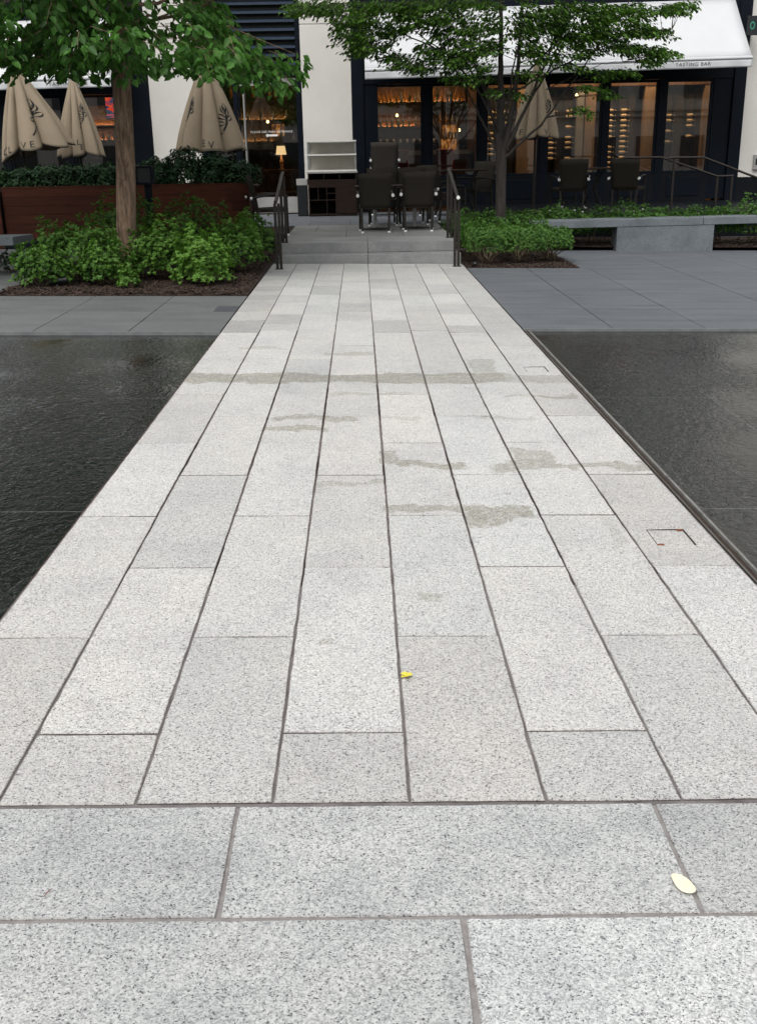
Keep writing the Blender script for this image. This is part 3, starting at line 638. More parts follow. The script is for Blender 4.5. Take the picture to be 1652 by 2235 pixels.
def bar_shelf(x0, x1, y, levels, label, lit=True, back=None, grp='bar shelves inside the restaurant', dark=(1.75, 1.5, 2.85)):
    r = empty('bar_shelf', ((x0+x1)/2, y, .27), 0, label, 'shelf', grp)
    for z in levels:
        mb = MB(); mb.box(x0, x1, y-.16, y+.12, z-.035, z); mb.box(x0, x1, y-.175, y-.161, z-.04, z+.035); part(mb, 'shelf_board', M_dwood, r)
        if lit and z not in dark:
            xr = x1-.05 if z > 2.5 else x0+(x1-x0)*rnd.uniform(.45, .7)
            mb = MB(); mb.box(x0+.05, xr, y+.06, y+.075, z+.001, z+.012); part(mb, 'shelf_light', M_glow, r)
    for a in (x0-.04, x1): mb = MB(); mb.box(a, a+.04, y-.17, y+.12, .3, max(levels)+.5); part(mb, 'shelf_side', M_dwood, r)
    mb = MB(); mb.box(x0-.04, x1+.04, y+.121, y+.14, .3, max(levels)+.5); part(mb, 'shelf_back', back or M_inwood, r)
    return r
bar_shelf(.35, 2.7, 28.2, [1.75, 2.15, 2.72], 'tall amber-lit bottle shelf behind the two windows next to the white pillar')
for i in range(19):
    x = .5+i*.115+rnd.uniform(-.02, .02); k = rnd.choice((0, 0, 2, 1)); put_bottle(x, 28.12, 2.721, k, '%s bottle on the lit top shelf behind the left-hand windows of the big awning' % GNAME[k], 'bottles on the lit top shelf')
for i in range(14):
    x = .55+i*.15+rnd.uniform(-.03, .03); k = rnd.choice((0, 2, 2)); put_bottle(x, 28.12, 2.151, k, '%s bottle on the middle bar shelf behind the left-hand windows' % GNAME[k], 'bottles on the middle bar shelf')
for i in range(12):
    mb = MB(); mb.lathe([(.001, 0), (.03, 0), (.035, .13), (.03, .13), (.026, .01), (.001, .01)], n=8)
    o = mb.build('drinking_glass', M_tglass); o.location = (.55+i*.17, 28.1, 1.751); tag(o, 'clear drinking glass on the lowest bar shelf behind the left-hand windows', 'glass', 'glasses on the bar shelf')
# open amber rack on the counter + bar counter
ct = empty('bar_counter', (1.6, 26.6, .27), 0, 'long bar counter with pale top behind the left-hand windows of the big awning', 'bar counter')
mb = MB(); mb.box(.3, 2.7, 26.4, 26.9, .27, 1.50); part(mb, 'counter_front', M_inwood, ct)
mb = MB(); mb.box(.25, 2.72, 26.3, 27.0, 1.501, 1.60); part(mb, 'counter_top', M_ingrey, ct)
rk = empty('glass_rack', (2.15, 26.6, 1.60), 0, 'amber-lit open rack of glasses standing on the bar counter', 'rack')
mb = MB(); mb.box(1.95, 1.98, 26.5, 26.8, 1.601, 2.2); mb.box(2.37, 2.40, 26.5, 26.8, 1.601, 2.2); mb.box(1.98, 2.37, 26.5, 26.8, 2.17, 2.2); mb.box(1.98, 2.37, 26.5, 26.8, 1.85, 1.87); part(mb, 'rack_frame', M_intan, rk)
mb = MB(); mb.box(1.98, 2.37, 26.801, 26.81, 1.601, 2.2); part(mb, 'back_panel', M_glowp, rk)
for i in range(5):
    mb = MB(); mb.lathe([(.001, 0), (.024, 0), (.03, .13), (.025, .13), (.02, .01), (.001, .01)], n=8); o = mb.build('drinking_glass', M_tglass); o.location = (2.02+i*.076, 26.62, 1.871); tag(o, 'small glass inside the amber-lit rack on the bar counter', 'glass', 'glasses in the amber rack')
def stool(x, y, label):
    r = empty('bar_stool', (x, y, .27), 0, label, 'stool', 'red stools at the bar')
    mb = MB(); mb.box(x-.2, x+.2, y-.2, y+.2, 1.0, 1.08); part(mb, 'seat', M_red, r, bevel=.02)
    mb = MB(); mb.box(x-.2, x+.2, y-.2, y-.15, 1.081, 1.62); part(mb, 'backrest', M_red, r, bevel=.02)
    for sx in (-1, 1):
        for sy in (-1, 1):
            mb = MB(); mb.tube([(x+sx*.17, y+sy*.17, .27), (x+sx*.15, y+sy*.15, 1.0)], .015, 6); part(mb, 'leg', M_dwood, r)
stool(.95, 25.8, 'red leather bar stool seen through the window nearest the white pillar')
stool(2.0, 25.8, 'red leather bar stool seen through the second window from the white pillar')
# wine racks: columns of bottles lying sideways
wb = MB(); wb.lathe([(.001, -.06), (.034, -.06), (.036, .05), (.028, .07), (.012, .09), (.012, .15), (.001, .15)], n=10, axis='x')
wine = wb.build('wine_bottle', M_wine); wfirst = True
wcols = [(3.12, 9, 0), (3.42, 9, 0), (4.56, 11, 1), (4.98, 11, 1), (5.95, 12, 2), (6.28, 11, 2), (7.35, 7, 3), (7.86, 7, 3)]
wl = ['third', 'fourth', 'fifth', 'last']
YW = 26.3
for gi in range(4):
    cs = [c for c in wcols if c[2] == gi]; x0, x1 = cs[0][0]-.2, cs[-1][0]+.28
    r = empty('wine_rack', ((x0+x1)/2, YW, .27), 0, 'dark wine rack of lying bottles behind the %s window of the big awning' % wl[gi], 'wine rack', 'wine racks inside the restaurant')
    mb = MB(); mb.box(x0, x1, YW+.06, YW+.08, .3, 2.9); part(mb, 'rack_back', M_inwall, r)
    for c in cs:
        for dx in (-.13, .10):
            mb = MB(); mb.box(c[0]+dx, c[0]+dx+.012, YW-.05, YW+.059, .3, 2.9); part(mb, 'rack_rail', M_cframe, r)
for (x, n_, gi) in wcols:
    zt = 2.42 if gi < 3 else 2.4
    for i in range(n_):
        if rnd.random() < .2: continue
        if wfirst: o = wine; wfirst = False
        else: o = wine.copy(); COL.objects.link(o)
        o.location = (x, YW-.02, zt-i*.118); o.rotation_euler = (0, 0, rnd.uniform(-.06, .06)); tag(o, 'cream-labelled wine bottle lying in the rack behind the %s window of the big awning' % wl[gi], 'wine bottle', 'wine bottles lying in the racks')
# wood and pale wall panels between the racks
mb = MB()
for a, b in ((3.75, 4.25), (5.35, 5.6), (6.75, 7.0), (8.15, 8.5)): mb.box(a, b, YW-.1, YW+.1, .27, 3.4)
part(mb, 'interior_pilaster', M_intan)
mb = MB(); mb.box(2.9, 8.5, 26.8, 26.9, .27, 3.6); mb.box(2.9, 8.55, YW-.12, YW+.12, 2.95, 3.3); part(mb, 'interior_panelling', M_inwood)
mb = MB(); mb.box(7.02, 7.18, YW-.2, YW, .27, 2.94); mb.box(5.15, 5.3, YW-.2, YW, .27, 2.94); part(mb, 'interior_pale_panel', M_ingrey)
# door bay interior
bar_shelf(-3.2, -1.1, 27.6, [1.85, 2.35, 2.85], 'dim bottle shelf seen through the glass door', lit=True, back=M_inwall)
mb = MB(); mb.box(-2.15, -1.85, 27.60, 27.62, 2.0, 2.28); tag(mb.build('lit_niche', M_glowp), 'small glowing amber niche among the bottles behind the glass door', 'niche')
for i in range(15):
    x = -3.1+i*.135; k = rnd.choice((1, 1, 0, 2)); put_bottle(x, 27.5, 2.851, k, '%s bottle on the top shelf behind the glass door' % GNAME[k], 'bottles behind the glass door')
for i in range(12):
    x = -3.05+i*.16; k = rnd.choice((1, 0, 2)); put_bottle(x, 27.5, 1.851 if i % 2 else 2.351, k, '%s bottle on the lower shelves behind the glass door' % GNAME[k], 'bottles behind the glass door, lower shelves')
cn = empty('console_table', (-2.2, 26.3, .27), 0, 'brown console table inside the glass door carrying the lit lamp', 'table')
mb = MB(); mb.box(-3.1, -1.5, 26.1, 26.6, 1.16, 1.22); part(mb, 'table_top', M_inwood, cn)
for x in (-3.05, -1.6):
    for y in (26.15, 26.5): mb = MB(); mb.box(x, x+.05, y, y+.05, .27, 1.159); part(mb, 'leg', M_inwood, cn)
lp = empty('table_lamp', (-1.86, 26.3, 1.22), 0, 'small table lamp with glowing cream shade behind the glass door', 'lamp')
mb = MB(); mb.lathe([(.07, 1.221), (.07, 1.235), (.03, 1.26), (.045, 1.36), (.05, 1.42), (.012, 1.50), (.012, 1.56)], (-1.86, 26.3, 0), 12); part(mb, 'lamp_base', M_intan, lp)
mb = MB(); mb.lathe([(.125, 1.56), (.095, 1.76)], (-1.86, 26.3, 0), 16); part(mb, 'lamp_shade', M_shade, lp)
ll = bpy.data.lights.new('lamp_light', 'POINT'); ll.energy = 6; ll.color = (1, .6, .3); ll.shadow_soft_size = .05; lo_ = bpy.data.objects.new('lamp_light', ll); COL.objects.link(lo_); lo_.location = (-1.86, 26.3, 1.66)
def indoor_chair(x, y, rz, m, label, grp):
    r = empty('indoor_chair', (x, y, .27), rz, label, 'chair', grp)
    mb = MB(); mb.box(-.21, .21, -.21, .21, .42, .47); mb.build('seat', m, r, bevel=.01)
    mb = MB(); mb.box(-.21, .21, -.24, -.2, .48, .92); mb.build('backrest', m, r, bevel=.01)
    for sx in (-.19, .19):
        for sy in (-.19, .19): mb = MB(); mb.tube([(sx, sy, 0), (sx, sy, .42)], .014, 6); mb.build('leg', m, r)
indoor_chair(-2.35, 25.5, .3, M_inwood, 'brown wooden chair left of centre behind the glass door', 'wooden chairs behind the door')
indoor_chair(-1.65, 25.55, -.2, M_inwood, 'brown wooden chair right of centre behind the glass door', 'wooden chairs behind the door')
# left bay interior: amber wall with shelves and a television
bar_shelf(-6.9, -4.9, 28.0, [1.5, 1.95, 2.3], 'amber-lit bottle shelf behind the window of the left awning', back=M_inwood)
for i in range(13):
    x = -6.7+i*.14; k = rnd.choice((0, 1, 2)); put_bottle(x, 27.9, 1.951, k, '%s bottle on the amber shelf behind the left awning window' % GNAME[k], 'bottles on the amber shelf behind the left awning')
tv = empty('television', (-5.6, 27.2, 2.55), 0, 'wall television with red and blue picture behind the left awning window', 'television')
mb = MB(); mb.box(-6.15, -5.05, 27.2, 27.26, 2.45, 3.0); part(mb, 'case', M_black, tv)
mb = MB(); mb.box(-6.12, -5.08, 27.19, 27.199, 2.48, 2.97); part(mb, 'screen', M_screen, tv)
def pendant(x, y, z, label):
    r = empty('pendant_lamp', (x, y, z), 0, label, 'lamp', 'small bare pendant lamps')
    mb = MB(); mb.lathe([(.001, -.035), (.03, -.02), (.035, 0), (.02, .035), (.001, .045)], (x, y, z), 10); part(mb, 'bulb', M_bulb, r)
    mb = MB(); mb.tube([(x, y, z+.045), (x, y, 3.69)], .004, 5); part(mb, 'cord', M_black, r)
pendant(-2.83, 26.0, 2.32, 'small glowing bulb just left of the glass door handle')
pendant(-2.2, 27.0, 2.32, 'small glowing bulb in front of the shelves behind the glass door')
pendant(-6.85, 26.0, 2.2, 'small glowing bulb behind the left awning window at the photo edge')
pendant(.95, 27.3, 2.42, 'added small glowing bulb behind the window nearest the white pillar')  # this and the next two bulbs are added, to vary the window glow
pendant(2.45, 27.0, 2.05, 'added small glowing bulb beside the amber rack behind the second window')
pendant(5.1, 26.0, 2.75, 'added small glowing bulb among the wine racks behind the fourth window')
def area(x, y, z, sx, sy, e, col=(1, .62, .32)):
    l = bpy.data.lights.new('ceiling_glow', 'AREA'); l.shape = 'RECTANGLE'; l.size = sx; l.size_y = sy; l.energy = e; l.color = col
    o = bpy.data.objects.new('ceiling_glow', l); COL.objects.link(o); o.location = (x, y, z)
area(1.5, 27.2, 3.6, 2, 1, 14); area(5.6, 25.7, 3.6, 5, .4, 85); area(-2.3, 26.6, 3.6, 1.6, 1, 8); area(-6, 27, 3.6, 2.5, 1, 16)
# ------------------------------------------------------------------ awnings
def awning(x0, x1, zl, slope, texts, label, xr):
    r = empty('awning', ((x0+x1)/2, YF, 3), 0, label, 'awning', 'white awnings on the restaurant')
    def Z(x, z): return z + slope*(x-x0)
    yf, yb = 23.2, YF-.03; zb = zl+.20; zt = zb+1.24
    n = 40; mb = MB(); P = []
    for i in range(n+1):
        x = x0+(x1-x0)*i/n; row = []
        for j in range(9):
            t = j/8; sag = -.018*math.sin(PI*t)*(1+.4*math.sin(i*1.7))
            row.append(len(mb.v)); mb.v.append((x, yf+(yb-yf)*t, Z(x, zb+(zt-zb)*t+sag)))
        P.append(row)
    for i in range(n):
        for j in range(8): mb.face((P[i][j], P[i+1][j], P[i+1][j+1], P[i][j+1]), True)
    part(mb, 'canopy', M_awning, r, solid=.006)
    mb = MB(); P = []
    for i in range(n*3+1):
        x = x0+(x1-x0)*i/(n*3); row = []
        for j in range(5):
            t = j/4; row.append(len(mb.v)); mb.v.append((x, yf-.02+.012*math.sin(x*5.1)*t+.01*math.sin(x*13)*t, Z(x, zb-.055-(zb-.055-zl)*t)))
        P.append(row)
    for i in range(n*3):
        for j in range(4): mb.face((P[i][j], P[i][j+1], P[i+1][j+1], P[i+1][j]), True)
    part(mb, 'valance', M_awning, r, solid=.004)
    mb = MB(); mb.tube([(x0, yf-.01, Z(x0, zb-.02)), (x1, yf-.01, Z(x1, zb-.02))], .034, 10); part(mb, 'front_bar', M_awning, r)
    for x in (x0+.6, (x0+x1)/2, x1-.6):
        mb = MB(); mb.tube([(x, yf+.02, Z(x, zb-.05)), (x, yb, Z(x, zb+.15))], .02, 8); part(mb, 'arm', M_frame, r)
    for body, cx, sz in texts:
        mb = MB(); text_mb(mb, body, sz, lambda u, v: (cx+u, yf-.040, Z(cx, zl+.05)+v+slope*u)); part(mb, 'lettering', M_letter, r)
awning(.155, 8.14, 3.0, .0145, [('KITCHEN', 1.20, .105), ('FIG & OLIVE', 4.05, .115), ('TASTING BAR', 6.92, .105)], 'long white awning reading KITCHEN and TASTING BAR over the right-hand windows', 1)
awning(-9.1, -5.06, 2.90, .012, [('TASTING BAR', -5.94, .115)], 'white awning with TASTING BAR lettering at the left behind the umbrellas', 0)
# blade sign and wall box
sg = empty('blade_sign', (8.27, 24.2, 3.9), 0, 'small black square sign with green ring on the wall beside the big awning', 'sign')
mb = MB(); mb.box(8.30, 8.56, 24.15, 24.19, 3.80, 4.18); part(mb, 'panel', M_black, sg, bevel=.005)
mb = MB()
for k in range(20):
    a, b = 2*PI*k/20, 2*PI*(k+1)/20; mb.poly([(8.42+.055*math.cos(a), 24.145, 3.99+.08*math.sin(a)), (8.42+.055*math.cos(b), 24.145, 3.99+.08*math.sin(b)), (8.42+.03*math.cos(b), 24.145, 3.99+.05*math.sin(b)), (8.42+.03*math.cos(a), 24.145, 3.99+.05*math.sin(a))])
part(mb, 'emblem', M_green, sg)
mb = MB(); mb.box(8.5, 8.54, 24.19, 24.6, 3.9, 3.94); part(mb, 'bracket', M_black, sg)
wbx = empty('wall_box', (9.0, YF, 1.2), 0, 'grey metal hatch box on the white wall at the right edge', 'wall box')
mb = MB(); mb.box(8.86, 9.35, YF-.08, YF-.02, 1.06, 1.38); part(mb, 'frame', M_ingrey, wbx, bevel=.004)
mb = MB(); mb.box(8.9, 9.31, YF-.085, YF-.079, 1.16, 1.30); part(mb, 'slot', M_black, wbx)
# ------------------------------------------------------------------ opposite building behind the viewer (mirrored in the glass and water)
op = empty('opposite_building', (0, -30, 0), 0, 'pale limestone office block across the plaza behind the viewer', 'building')
mb = MB(); mb.box(-30, 30, -34, -30, -.5, 13)
for z in (3.6, 4.0, 7.4, 10.8, 12.7): mb.box(-30.2, 30.2, -30, -29.7, z, z+.18)
part(mb, 'wall', M_opp, op)
for z in (.2, 4.8, 8.2):
    for i in range(18):
        x = -28+i*3.2; mb = MB(); mb.box(x, x+1.7, -29.99, -29.9, z, z+2.1); part(mb, 'window', M_oppw, op)
# ------------------------------------------------------------------ trees
def rvec(r): 
    while True:
        v = Vector((r.uniform(-1, 1), r.uniform(-1, 1), r.uniform(-1, 1)))
        if .05 < v.length < 1: return v
def spray(mb, p0, p1, n, L, W, r, spread=.16, droop=.25, tbase=.5, flat=.5):
    """leaves set alternately on short side twigs along the line p0-p1"""
    p0, p1 = Vector(p0), Vector(p1); ax = (p1-p0).normalized(); side = ax.cross(Vector((0, 0, 1))).normalized()
    for i in range(n):
        t = (i+.5)/n; s = 1 if i % 2 else -1
        o = r.uniform(0, spread)*(1.1-t*.6)
        p = p0.lerp(p1, t) + side*s*o + ax*r.uniform(-.02, .04) + Vector((0, 0, r.uniform(-.03, .03)-o*.25))
        d = (side*s*r.uniform(.4, 1.1) + ax*r.uniform(.3, .9) + Vector((0, 0, -droop-r.uniform(0, .5)))).normalized()
        nm = (Vector((0, 0, 1))*flat + rvec(r)*.7).normalized()
        k = r.uniform(.65, 1.12)
        mb.leaf(p, d, nm, L*k, W*k, min(1, max(0, tbase+r.uniform(-.35, .35))))
# left tree: broad leaves
trL = empty('broadleaf_tree', (-3.05, 14.1, .06), 0, 'broad-leaved tree with ridged brown trunk rising from the left shrub bed', 'tree')
mb = MB(); pts = []
ctrl = [(-3.03, 14.1, -.02), (-3.06, 14.1, .3), (-3.06, 14.1, .7), (-2.99, 14.1, 1.5), (-2.945, 14.1, 2.5), (-2.92, 14.12, 3.4), (-2.85, 14.15, 4.6)]
rr = [.165, .135, .128, .120, .113, .10, .08]
pp, ra = [], []
for (a, b), (q, s) in zip(zip(ctrl[:-1], ctrl[1:]), zip(rr[:-1], rr[1:])):
    for k in range(8): t = k/8; pp.append(Vector(a).lerp(Vector(b), t)); ra.append(q+(s-q)*t)
b0 = len(mb.v); mb.tube(pp, ra, 28, cap=False)
for i in range(b0, len(mb.v)):
    v = Vector(mb.v[i]); ring = (i-b0)//28; c = pp[min(ring, len(pp)-1)]; d = (v-c); a = math.atan2(d.y, d.x)
    k = 1+.05*noise.noise((math.cos(a)*3.2, math.sin(a)*3.2, v.z*1.2))+.035*noise.noise((math.cos(a)*9, math.sin(a)*9, v.z*2.2)); mb.v[i] = tuple(c+d*k)
part(mb, 'trunk', M_barkL, trL)
rL = random.Random(21); lf = MB(); br = MB()
def limb(mb, a, b, r0, r1, seg=6, wig=.06, r=rL):
    a, b = Vector(a), Vector(b); pts = [a.lerp(b, i/seg) + (rvec(r)*wig*(b-a).length*.5 if 0 < i < seg else Vector((0, 0, 0))) for i in range(seg+1)]
    mb.tube(pts, [r0+(r1-r0)*i/seg for i in range(seg+1)], 7, cap=False); return pts
tops = []
for k in range(16):
    a = 2*PI*k/16+rL.uniform(-.2, .2); z0 = rL.uniform(3.05, 4.4); ln = rL.uniform(1.6, 3.0)
    st_ = Vector((-2.93, 14.1, z0)); en = st_ + Vector((math.cos(a)*ln, math.sin(a)*ln*.85, rL.uniform(.1, .9)))
    pts = limb(br, st_, en, .028, .008); tops += pts[2:]
# crown sprays: the lower skirt outline follows the branches' drooping ends
def skirt(x):   # lowest leaves at Y~13.7 as a function of X
    pr_ = [(-7.5, 2.6), (-4.9, 2.62), (-4.55, 2.60), (-4.2, 2.58), (-3.9, 2.62), (-3.65, 2.55), (-3.4, 2.62), (-3.15, 2.52), (-2.9, 2.66), (-2.7, 2.52), (-2.45, 2.60), (-2.25, 2.50), (-2.05, 2.55), (-1.9, 2.64), (-1.7, 2.42), (-1.45, 2.42), (-1.2, 2.42), (-.9, 2.33), (-.6, 2.55)]
    for (a, b), (c, d) in zip(pr_[:-1], pr_[1:]):
        if a <= x <= c: return b+(d-b)*(x-a)/(c-a)
    return 2.6
n_s = 0
while n_s < 540:
    x = rL.uniform(-7.2, -1.0); y = rL.uniform(12.2, 16.2)
    top = 4.0 if x < -2.2 else (3.85-(x+2.2)*1.15)
    lo_z = skirt(x)+.08+(abs(y-13.6)*.05)
    if top < lo_z+.05: continue
    z = lo_z+(top-lo_z)*rL.random()**1.35
    dn = noise.noise((x*1.4, y*1.2, z*1.8))
    if dn < -.22 - (.25 if x < -3.2 else 0): continue
    a = math.atan2(y-14.1, x+2.93)+rL.uniform(-.8, .8); ln = rL.uniform(.3, .6)
    p0 = Vector((x, y, z+.07)); p1 = p0+Vector((math.cos(a)*ln, math.sin(a)*ln*.7, -rL.uniform(.05, .28)))
    if p1.z < skirt(min(-.6, p1.x)): p1.z = skirt(min(-.6, p1.x))
    if p1.x > -1.6 and p1.z > 3.3-(p1.x+1.9)*1.0: continue
    br.tube([p0, p0.lerp(p1, .5)+Vector((0, 0, .02)), p1], [.006, .004, .002], 4, cap=False)
    spray(lf, p0, p1, rL.randint(13, 21), .135, .082, rL, spread=.19, tbase=.42+.25*dn+(.12 if x > -2.6 else 0)); n_s += 1
for k in range(70):   # leaves hanging before the upper trunk
    p0 = Vector((rL.uniform(-3.5, -2.4), rL.uniform(12.9, 13.7), rL.uniform(2.72, 3.7))); p1 = p0+Vector((rL.uniform(-.35, .35), rL.uniform(-.2, .1), -rL.uniform(.08, .3)))
    br.tube([p0, p1], [.004, .002], 4, cap=False); spray(lf, p0, p1, rL.randint(9, 15), .13, .08, rL, .15, tbase=.6)
# the bough reaching right over the umbrella
for k in range(42):
    t = k/41; c = Vector((-2.15, 13.5, 3.25)).lerp(Vector((-.78, 13.4, 2.62)), t)
    c += Vector((rL.uniform(-.12, .12), rL.uniform(-.35, .35), rL.uniform(-.30, .14)*(1.05-.4*t)))
    p1 = c+Vector((rL.uniform(.05, .3), rL.uniform(-.15, .15), -rL.uniform(.05, .25))); p1.x = min(p1.x, -.64)
    br.tube([c, p1], [.005, .002], 4, cap=False); spray(lf, c, p1, rL.randint(8, 15), .115, .072, rL, spread=.12, tbase=.62)
br.tube([(-2.93, 14.1, 3.5), (-2.3, 13.7, 3.6), (-1.7, 13.5, 3.1), (-1.1, 13.4, 2.85), (-.72, 13.4, 2.7)], [.02, .014, .010, .006, .003], 7, cap=False)
for k in range(10):   # hanging sprig with the lowest leaves
    c = Vector((-1.05, 13.4, 2.62-.03*k)); p1 = c+Vector((rL.uniform(-.15, .15), rL.uniform(-.1, .1), -.1)); spray(lf, c, p1, 4, .11, .07, rL, .08, tbase=.6)
# upper crown, outside the picture but shading and mirrored
for k in range(900):
    v = rvec(rL); p0 = Vector((-3.4+v.x*3.6, 14.1+v.y*3.0, 5.3+v.z*1.9))
    if p0.z < 3.9: continue
    p1 = p0+rvec(rL)*.5; spray(lf, p0, p1, 14, .16, .11, rL, .3)
part(br, 'branch', M_barkL, trL); part(lf, 'crown', M_leafL, trL, tint=True)
# right tree: slender, many ascending boughs, small layered leaves
trR = empty('multi_branched_tree', (2.39, 18.4, .1), 0, 'slender grey tree with fanning boughs and small layered leaves by the right hedge', 'tree')
rR = random.Random(5)
mb = MB(); mb.tube([(2.39, 18.4, 0), (2.39, 18.4, .5), (2.385, 18.4, 1.1), (2.38, 18.4, 1.5), (2.33, 18.4, 1.85)], [.10, .088, .084, .092, .07], 14, cap=False); part(mb, 'trunk', M_barkR, trR)
br = MB(); lf = MB()
boughs = [((2.36, 18.4, 1.5), (2.36, 18.4, 2.4), (2.33, 18.45, 3.3), (2.30, 18.5, 4.8), .075),
          ((2.40, 18.4, 1.45), (2.52, 18.4, 2.1), (2.62, 18.35, 2.9), (2.70, 18.3, 4.6), .066),
          ((2.42, 18.38, 1.5), (2.75, 18.3, 2.2), (3.05, 18.2, 2.95), (3.5, 18.1, 4.4), .036),
          ((2.42, 18.36, 1.45), (3.0, 18.3, 1.95), (3.6, 18.2, 2.75), (4.4, 18.0, 3.9), .026),
          ((2.42, 18.42, 1.6), (2.95, 18.6, 2.5), (3.35, 18.7, 3.1), (3.9, 18.8, 4.2), .026),
          ((2.34, 18.4, 1.5), (2.05, 18.4, 2.05), (1.75, 18.35, 2.6), (1.2, 18.3, 3.5), .026),
          ((2.34, 18.4, 1.7), (2.1, 18.5, 2.5), (1.85, 18.5, 3.1), (1.5, 18.5, 4.1), .026),
          ((2.33, 18.36, 1.9), (1.9, 18.2, 2.6), (1.4, 18.0, 3.05), (.6, 17.9, 3.6), .022),
          ((2.35, 18.4, 2.3), (1.7, 18.3, 2.95), (.9, 18.2, 3.3), (-.2, 18.1, 3.8), .020),
          ((2.6, 18.35, 2.5), (3.3, 18.2, 2.85), (4.1, 18.1, 3.2), (5.0, 18.0, 3.35), .018),
          ((2.6, 18.4, 2.6), (3.2, 18.5, 3.2), (3.9, 18.5, 3.6), (4.9, 18.5, 3.9), .018),
          ((2.34, 18.45, 1.6), (2.2, 18.7, 2.4), (2.0, 18.9, 3.0), (1.7, 19.1, 4.0), .02),
          ((2.38, 18.3, 1.8), (2.45, 17.9, 2.6), (2.5, 17.6, 3.1), (2.6, 17.2, 3.7), .02),
          ((3.05, 18.2, 2.5), (3.5, 18.1, 2.7), (3.9, 18.0, 2.85), (4.3, 17.9, 2.9), .009),
          ((1.9, 18.3, 2.5), (1.5, 18.2, 2.75), (1.1, 18.1, 2.85), (.7, 18.0, 2.95), .009)]
bpts = []
for b in boughs:
    ctrl = [Vector(q) for q in b[:4]]; pts = []
    for i in range(3):
        for k in range(6): t = k/6; pts.append(ctrl[i].lerp(ctrl[i+1], t)+rvec(rR)*.018)
    pts.append(ctrl[3]); n = len(pts)
    br.tube(pts, [b[4]*(1-.8*i/n) for i in range(n)], 7, cap=False); bpts += pts[5:]
def px(x, y, Y):  # photograph direction -> point on the plane Y, used only to lay out the leaf layers
    a, b = (x-826)/2270.9, (y-1117.5)/2270.9; d = F+r2*a-u2*b; return Vector((0, 0, H_EYE))+d*(Y/d.y)
pads = [(705, 16, 62, 11, 30), (790, 40, 45, 16, 26), (790, 78, 42, 16, 22), (800, 105, 26, 12, 12), (850, 18, 80, 18, 40), (868, 60, 55, 16, 26), (850, 100, 30, 14, 14), (890, 128, 38, 12, 14), (925, 143, 40, 10, 14),
        (930, 20, 60, 22, 30), (960, 48, 45, 14, 22), (1000, 25, 60, 18, 26), (1010, 70, 50, 14, 20), (1000, 118, 60, 14, 26), (1050, 100, 60, 16, 26), (1040, 135, 50, 12, 18), (1060, 165, 40, 10, 10), (1090, 60, 70, 14, 30), (1150, 55, 60, 12, 26),
        (1120, 95, 50, 16, 22), (1160, 120, 40, 14, 16), (1150, 30, 90, 14, 26), (1215, 90, 36, 12, 14), (1240, 60, 60, 16, 26), (1250, 25, 80, 16, 30), (1260, 110, 36, 10, 12), (1290, 80, 60, 10, 20), (1340, 60, 70, 12, 30), (1390, 68, 50, 8, 18),
        (1330, 98, 40, 9, 14), (1380, 105, 55, 8, 20), (1430, 112, 35, 8, 12), (1400, 130, 18, 10, 8), (1330, 30, 80, 12, 26), (1400, 14, 90, 9, 26), (1470, 12, 40, 8, 10), (1300, 158, 30, 9, 9), (1350, 152, 18, 6, 6), (1180, 8, 160, 9, 30), (960, 4, 160, 8, 30), (720, 4, 70, 6, 14), (1240, 145, 22, 8, 6),
        (1280, 190, 30, 8, 6), (1310, 205, 14, 6, 3), (1260, 240, 24, 8, 4), (1130, 160, 30, 8, 6), (1010, 160, 25, 8, 6), (960, 100, 30, 12, 10), (1110, 200, 24, 8, 5)]
for (cx, cy, hw, hh, n) in pads:
    for k in range(int(n*2.0)):
        Y = 18.3+rR.uniform(-.9, .7)
        p0 = px(cx+rR.uniform(-hw, hw)*.9, cy+rR.uniform(-hh, hh), Y)
        a = math.atan2(0, p0.x-2.4)+rR.uniform(-.9, .9); ln = rR.uniform(.18, .36)
        p1 = p0+Vector((math.cos(a)*ln, rR.uniform(-.15, .15), -rR.uniform(-.02, .09)))
        br.tube([p0, p1], [.0035, .0015], 3, cap=False)
        spray(lf, p0, p1, rR.randint(8, 13), .088, .043, rR, spread=.11, droop=.2, tbase=.38+.3*noise.noise((p0.x*2, p0.y*2, p0.z*3)), flat=.9)
    q = px(cx, cy+hh*.5, 18.35); nb = min(bpts, key=lambda b: (b-q).length+(.6 if b.z > q.z else 0))
    if (nb-q).length < 1.6: limb(br, nb, q, .010, .003, 4, .05, rR)
    for _ in range(2):
        q2 = px(cx+rR.uniform(-hw, hw)*.7, cy, 18.2+rR.uniform(-.4, .4)); nb = min(bpts, key=lambda b: (b-q2).length+(.6 if b.z > q2.z else 0)); limb(br, nb, q2, .006, .002, 4, .06, rR)
for k in range(800):
    v = rvec(rR); p0 = Vector((2.4+v.x*3.4, 18.4+v.y*2.4, 5.4+v.z*1.7))
    if p0.z < 4.05: continue
    p1 = p0+rvec(rR)*.5; spray(lf, p0, p1, 16, .10, .055, rR, .25, flat=.8)
part(br, 'branch', M_barkR, trR); part(lf, 'crown', M_leafR, trR, tint=True)
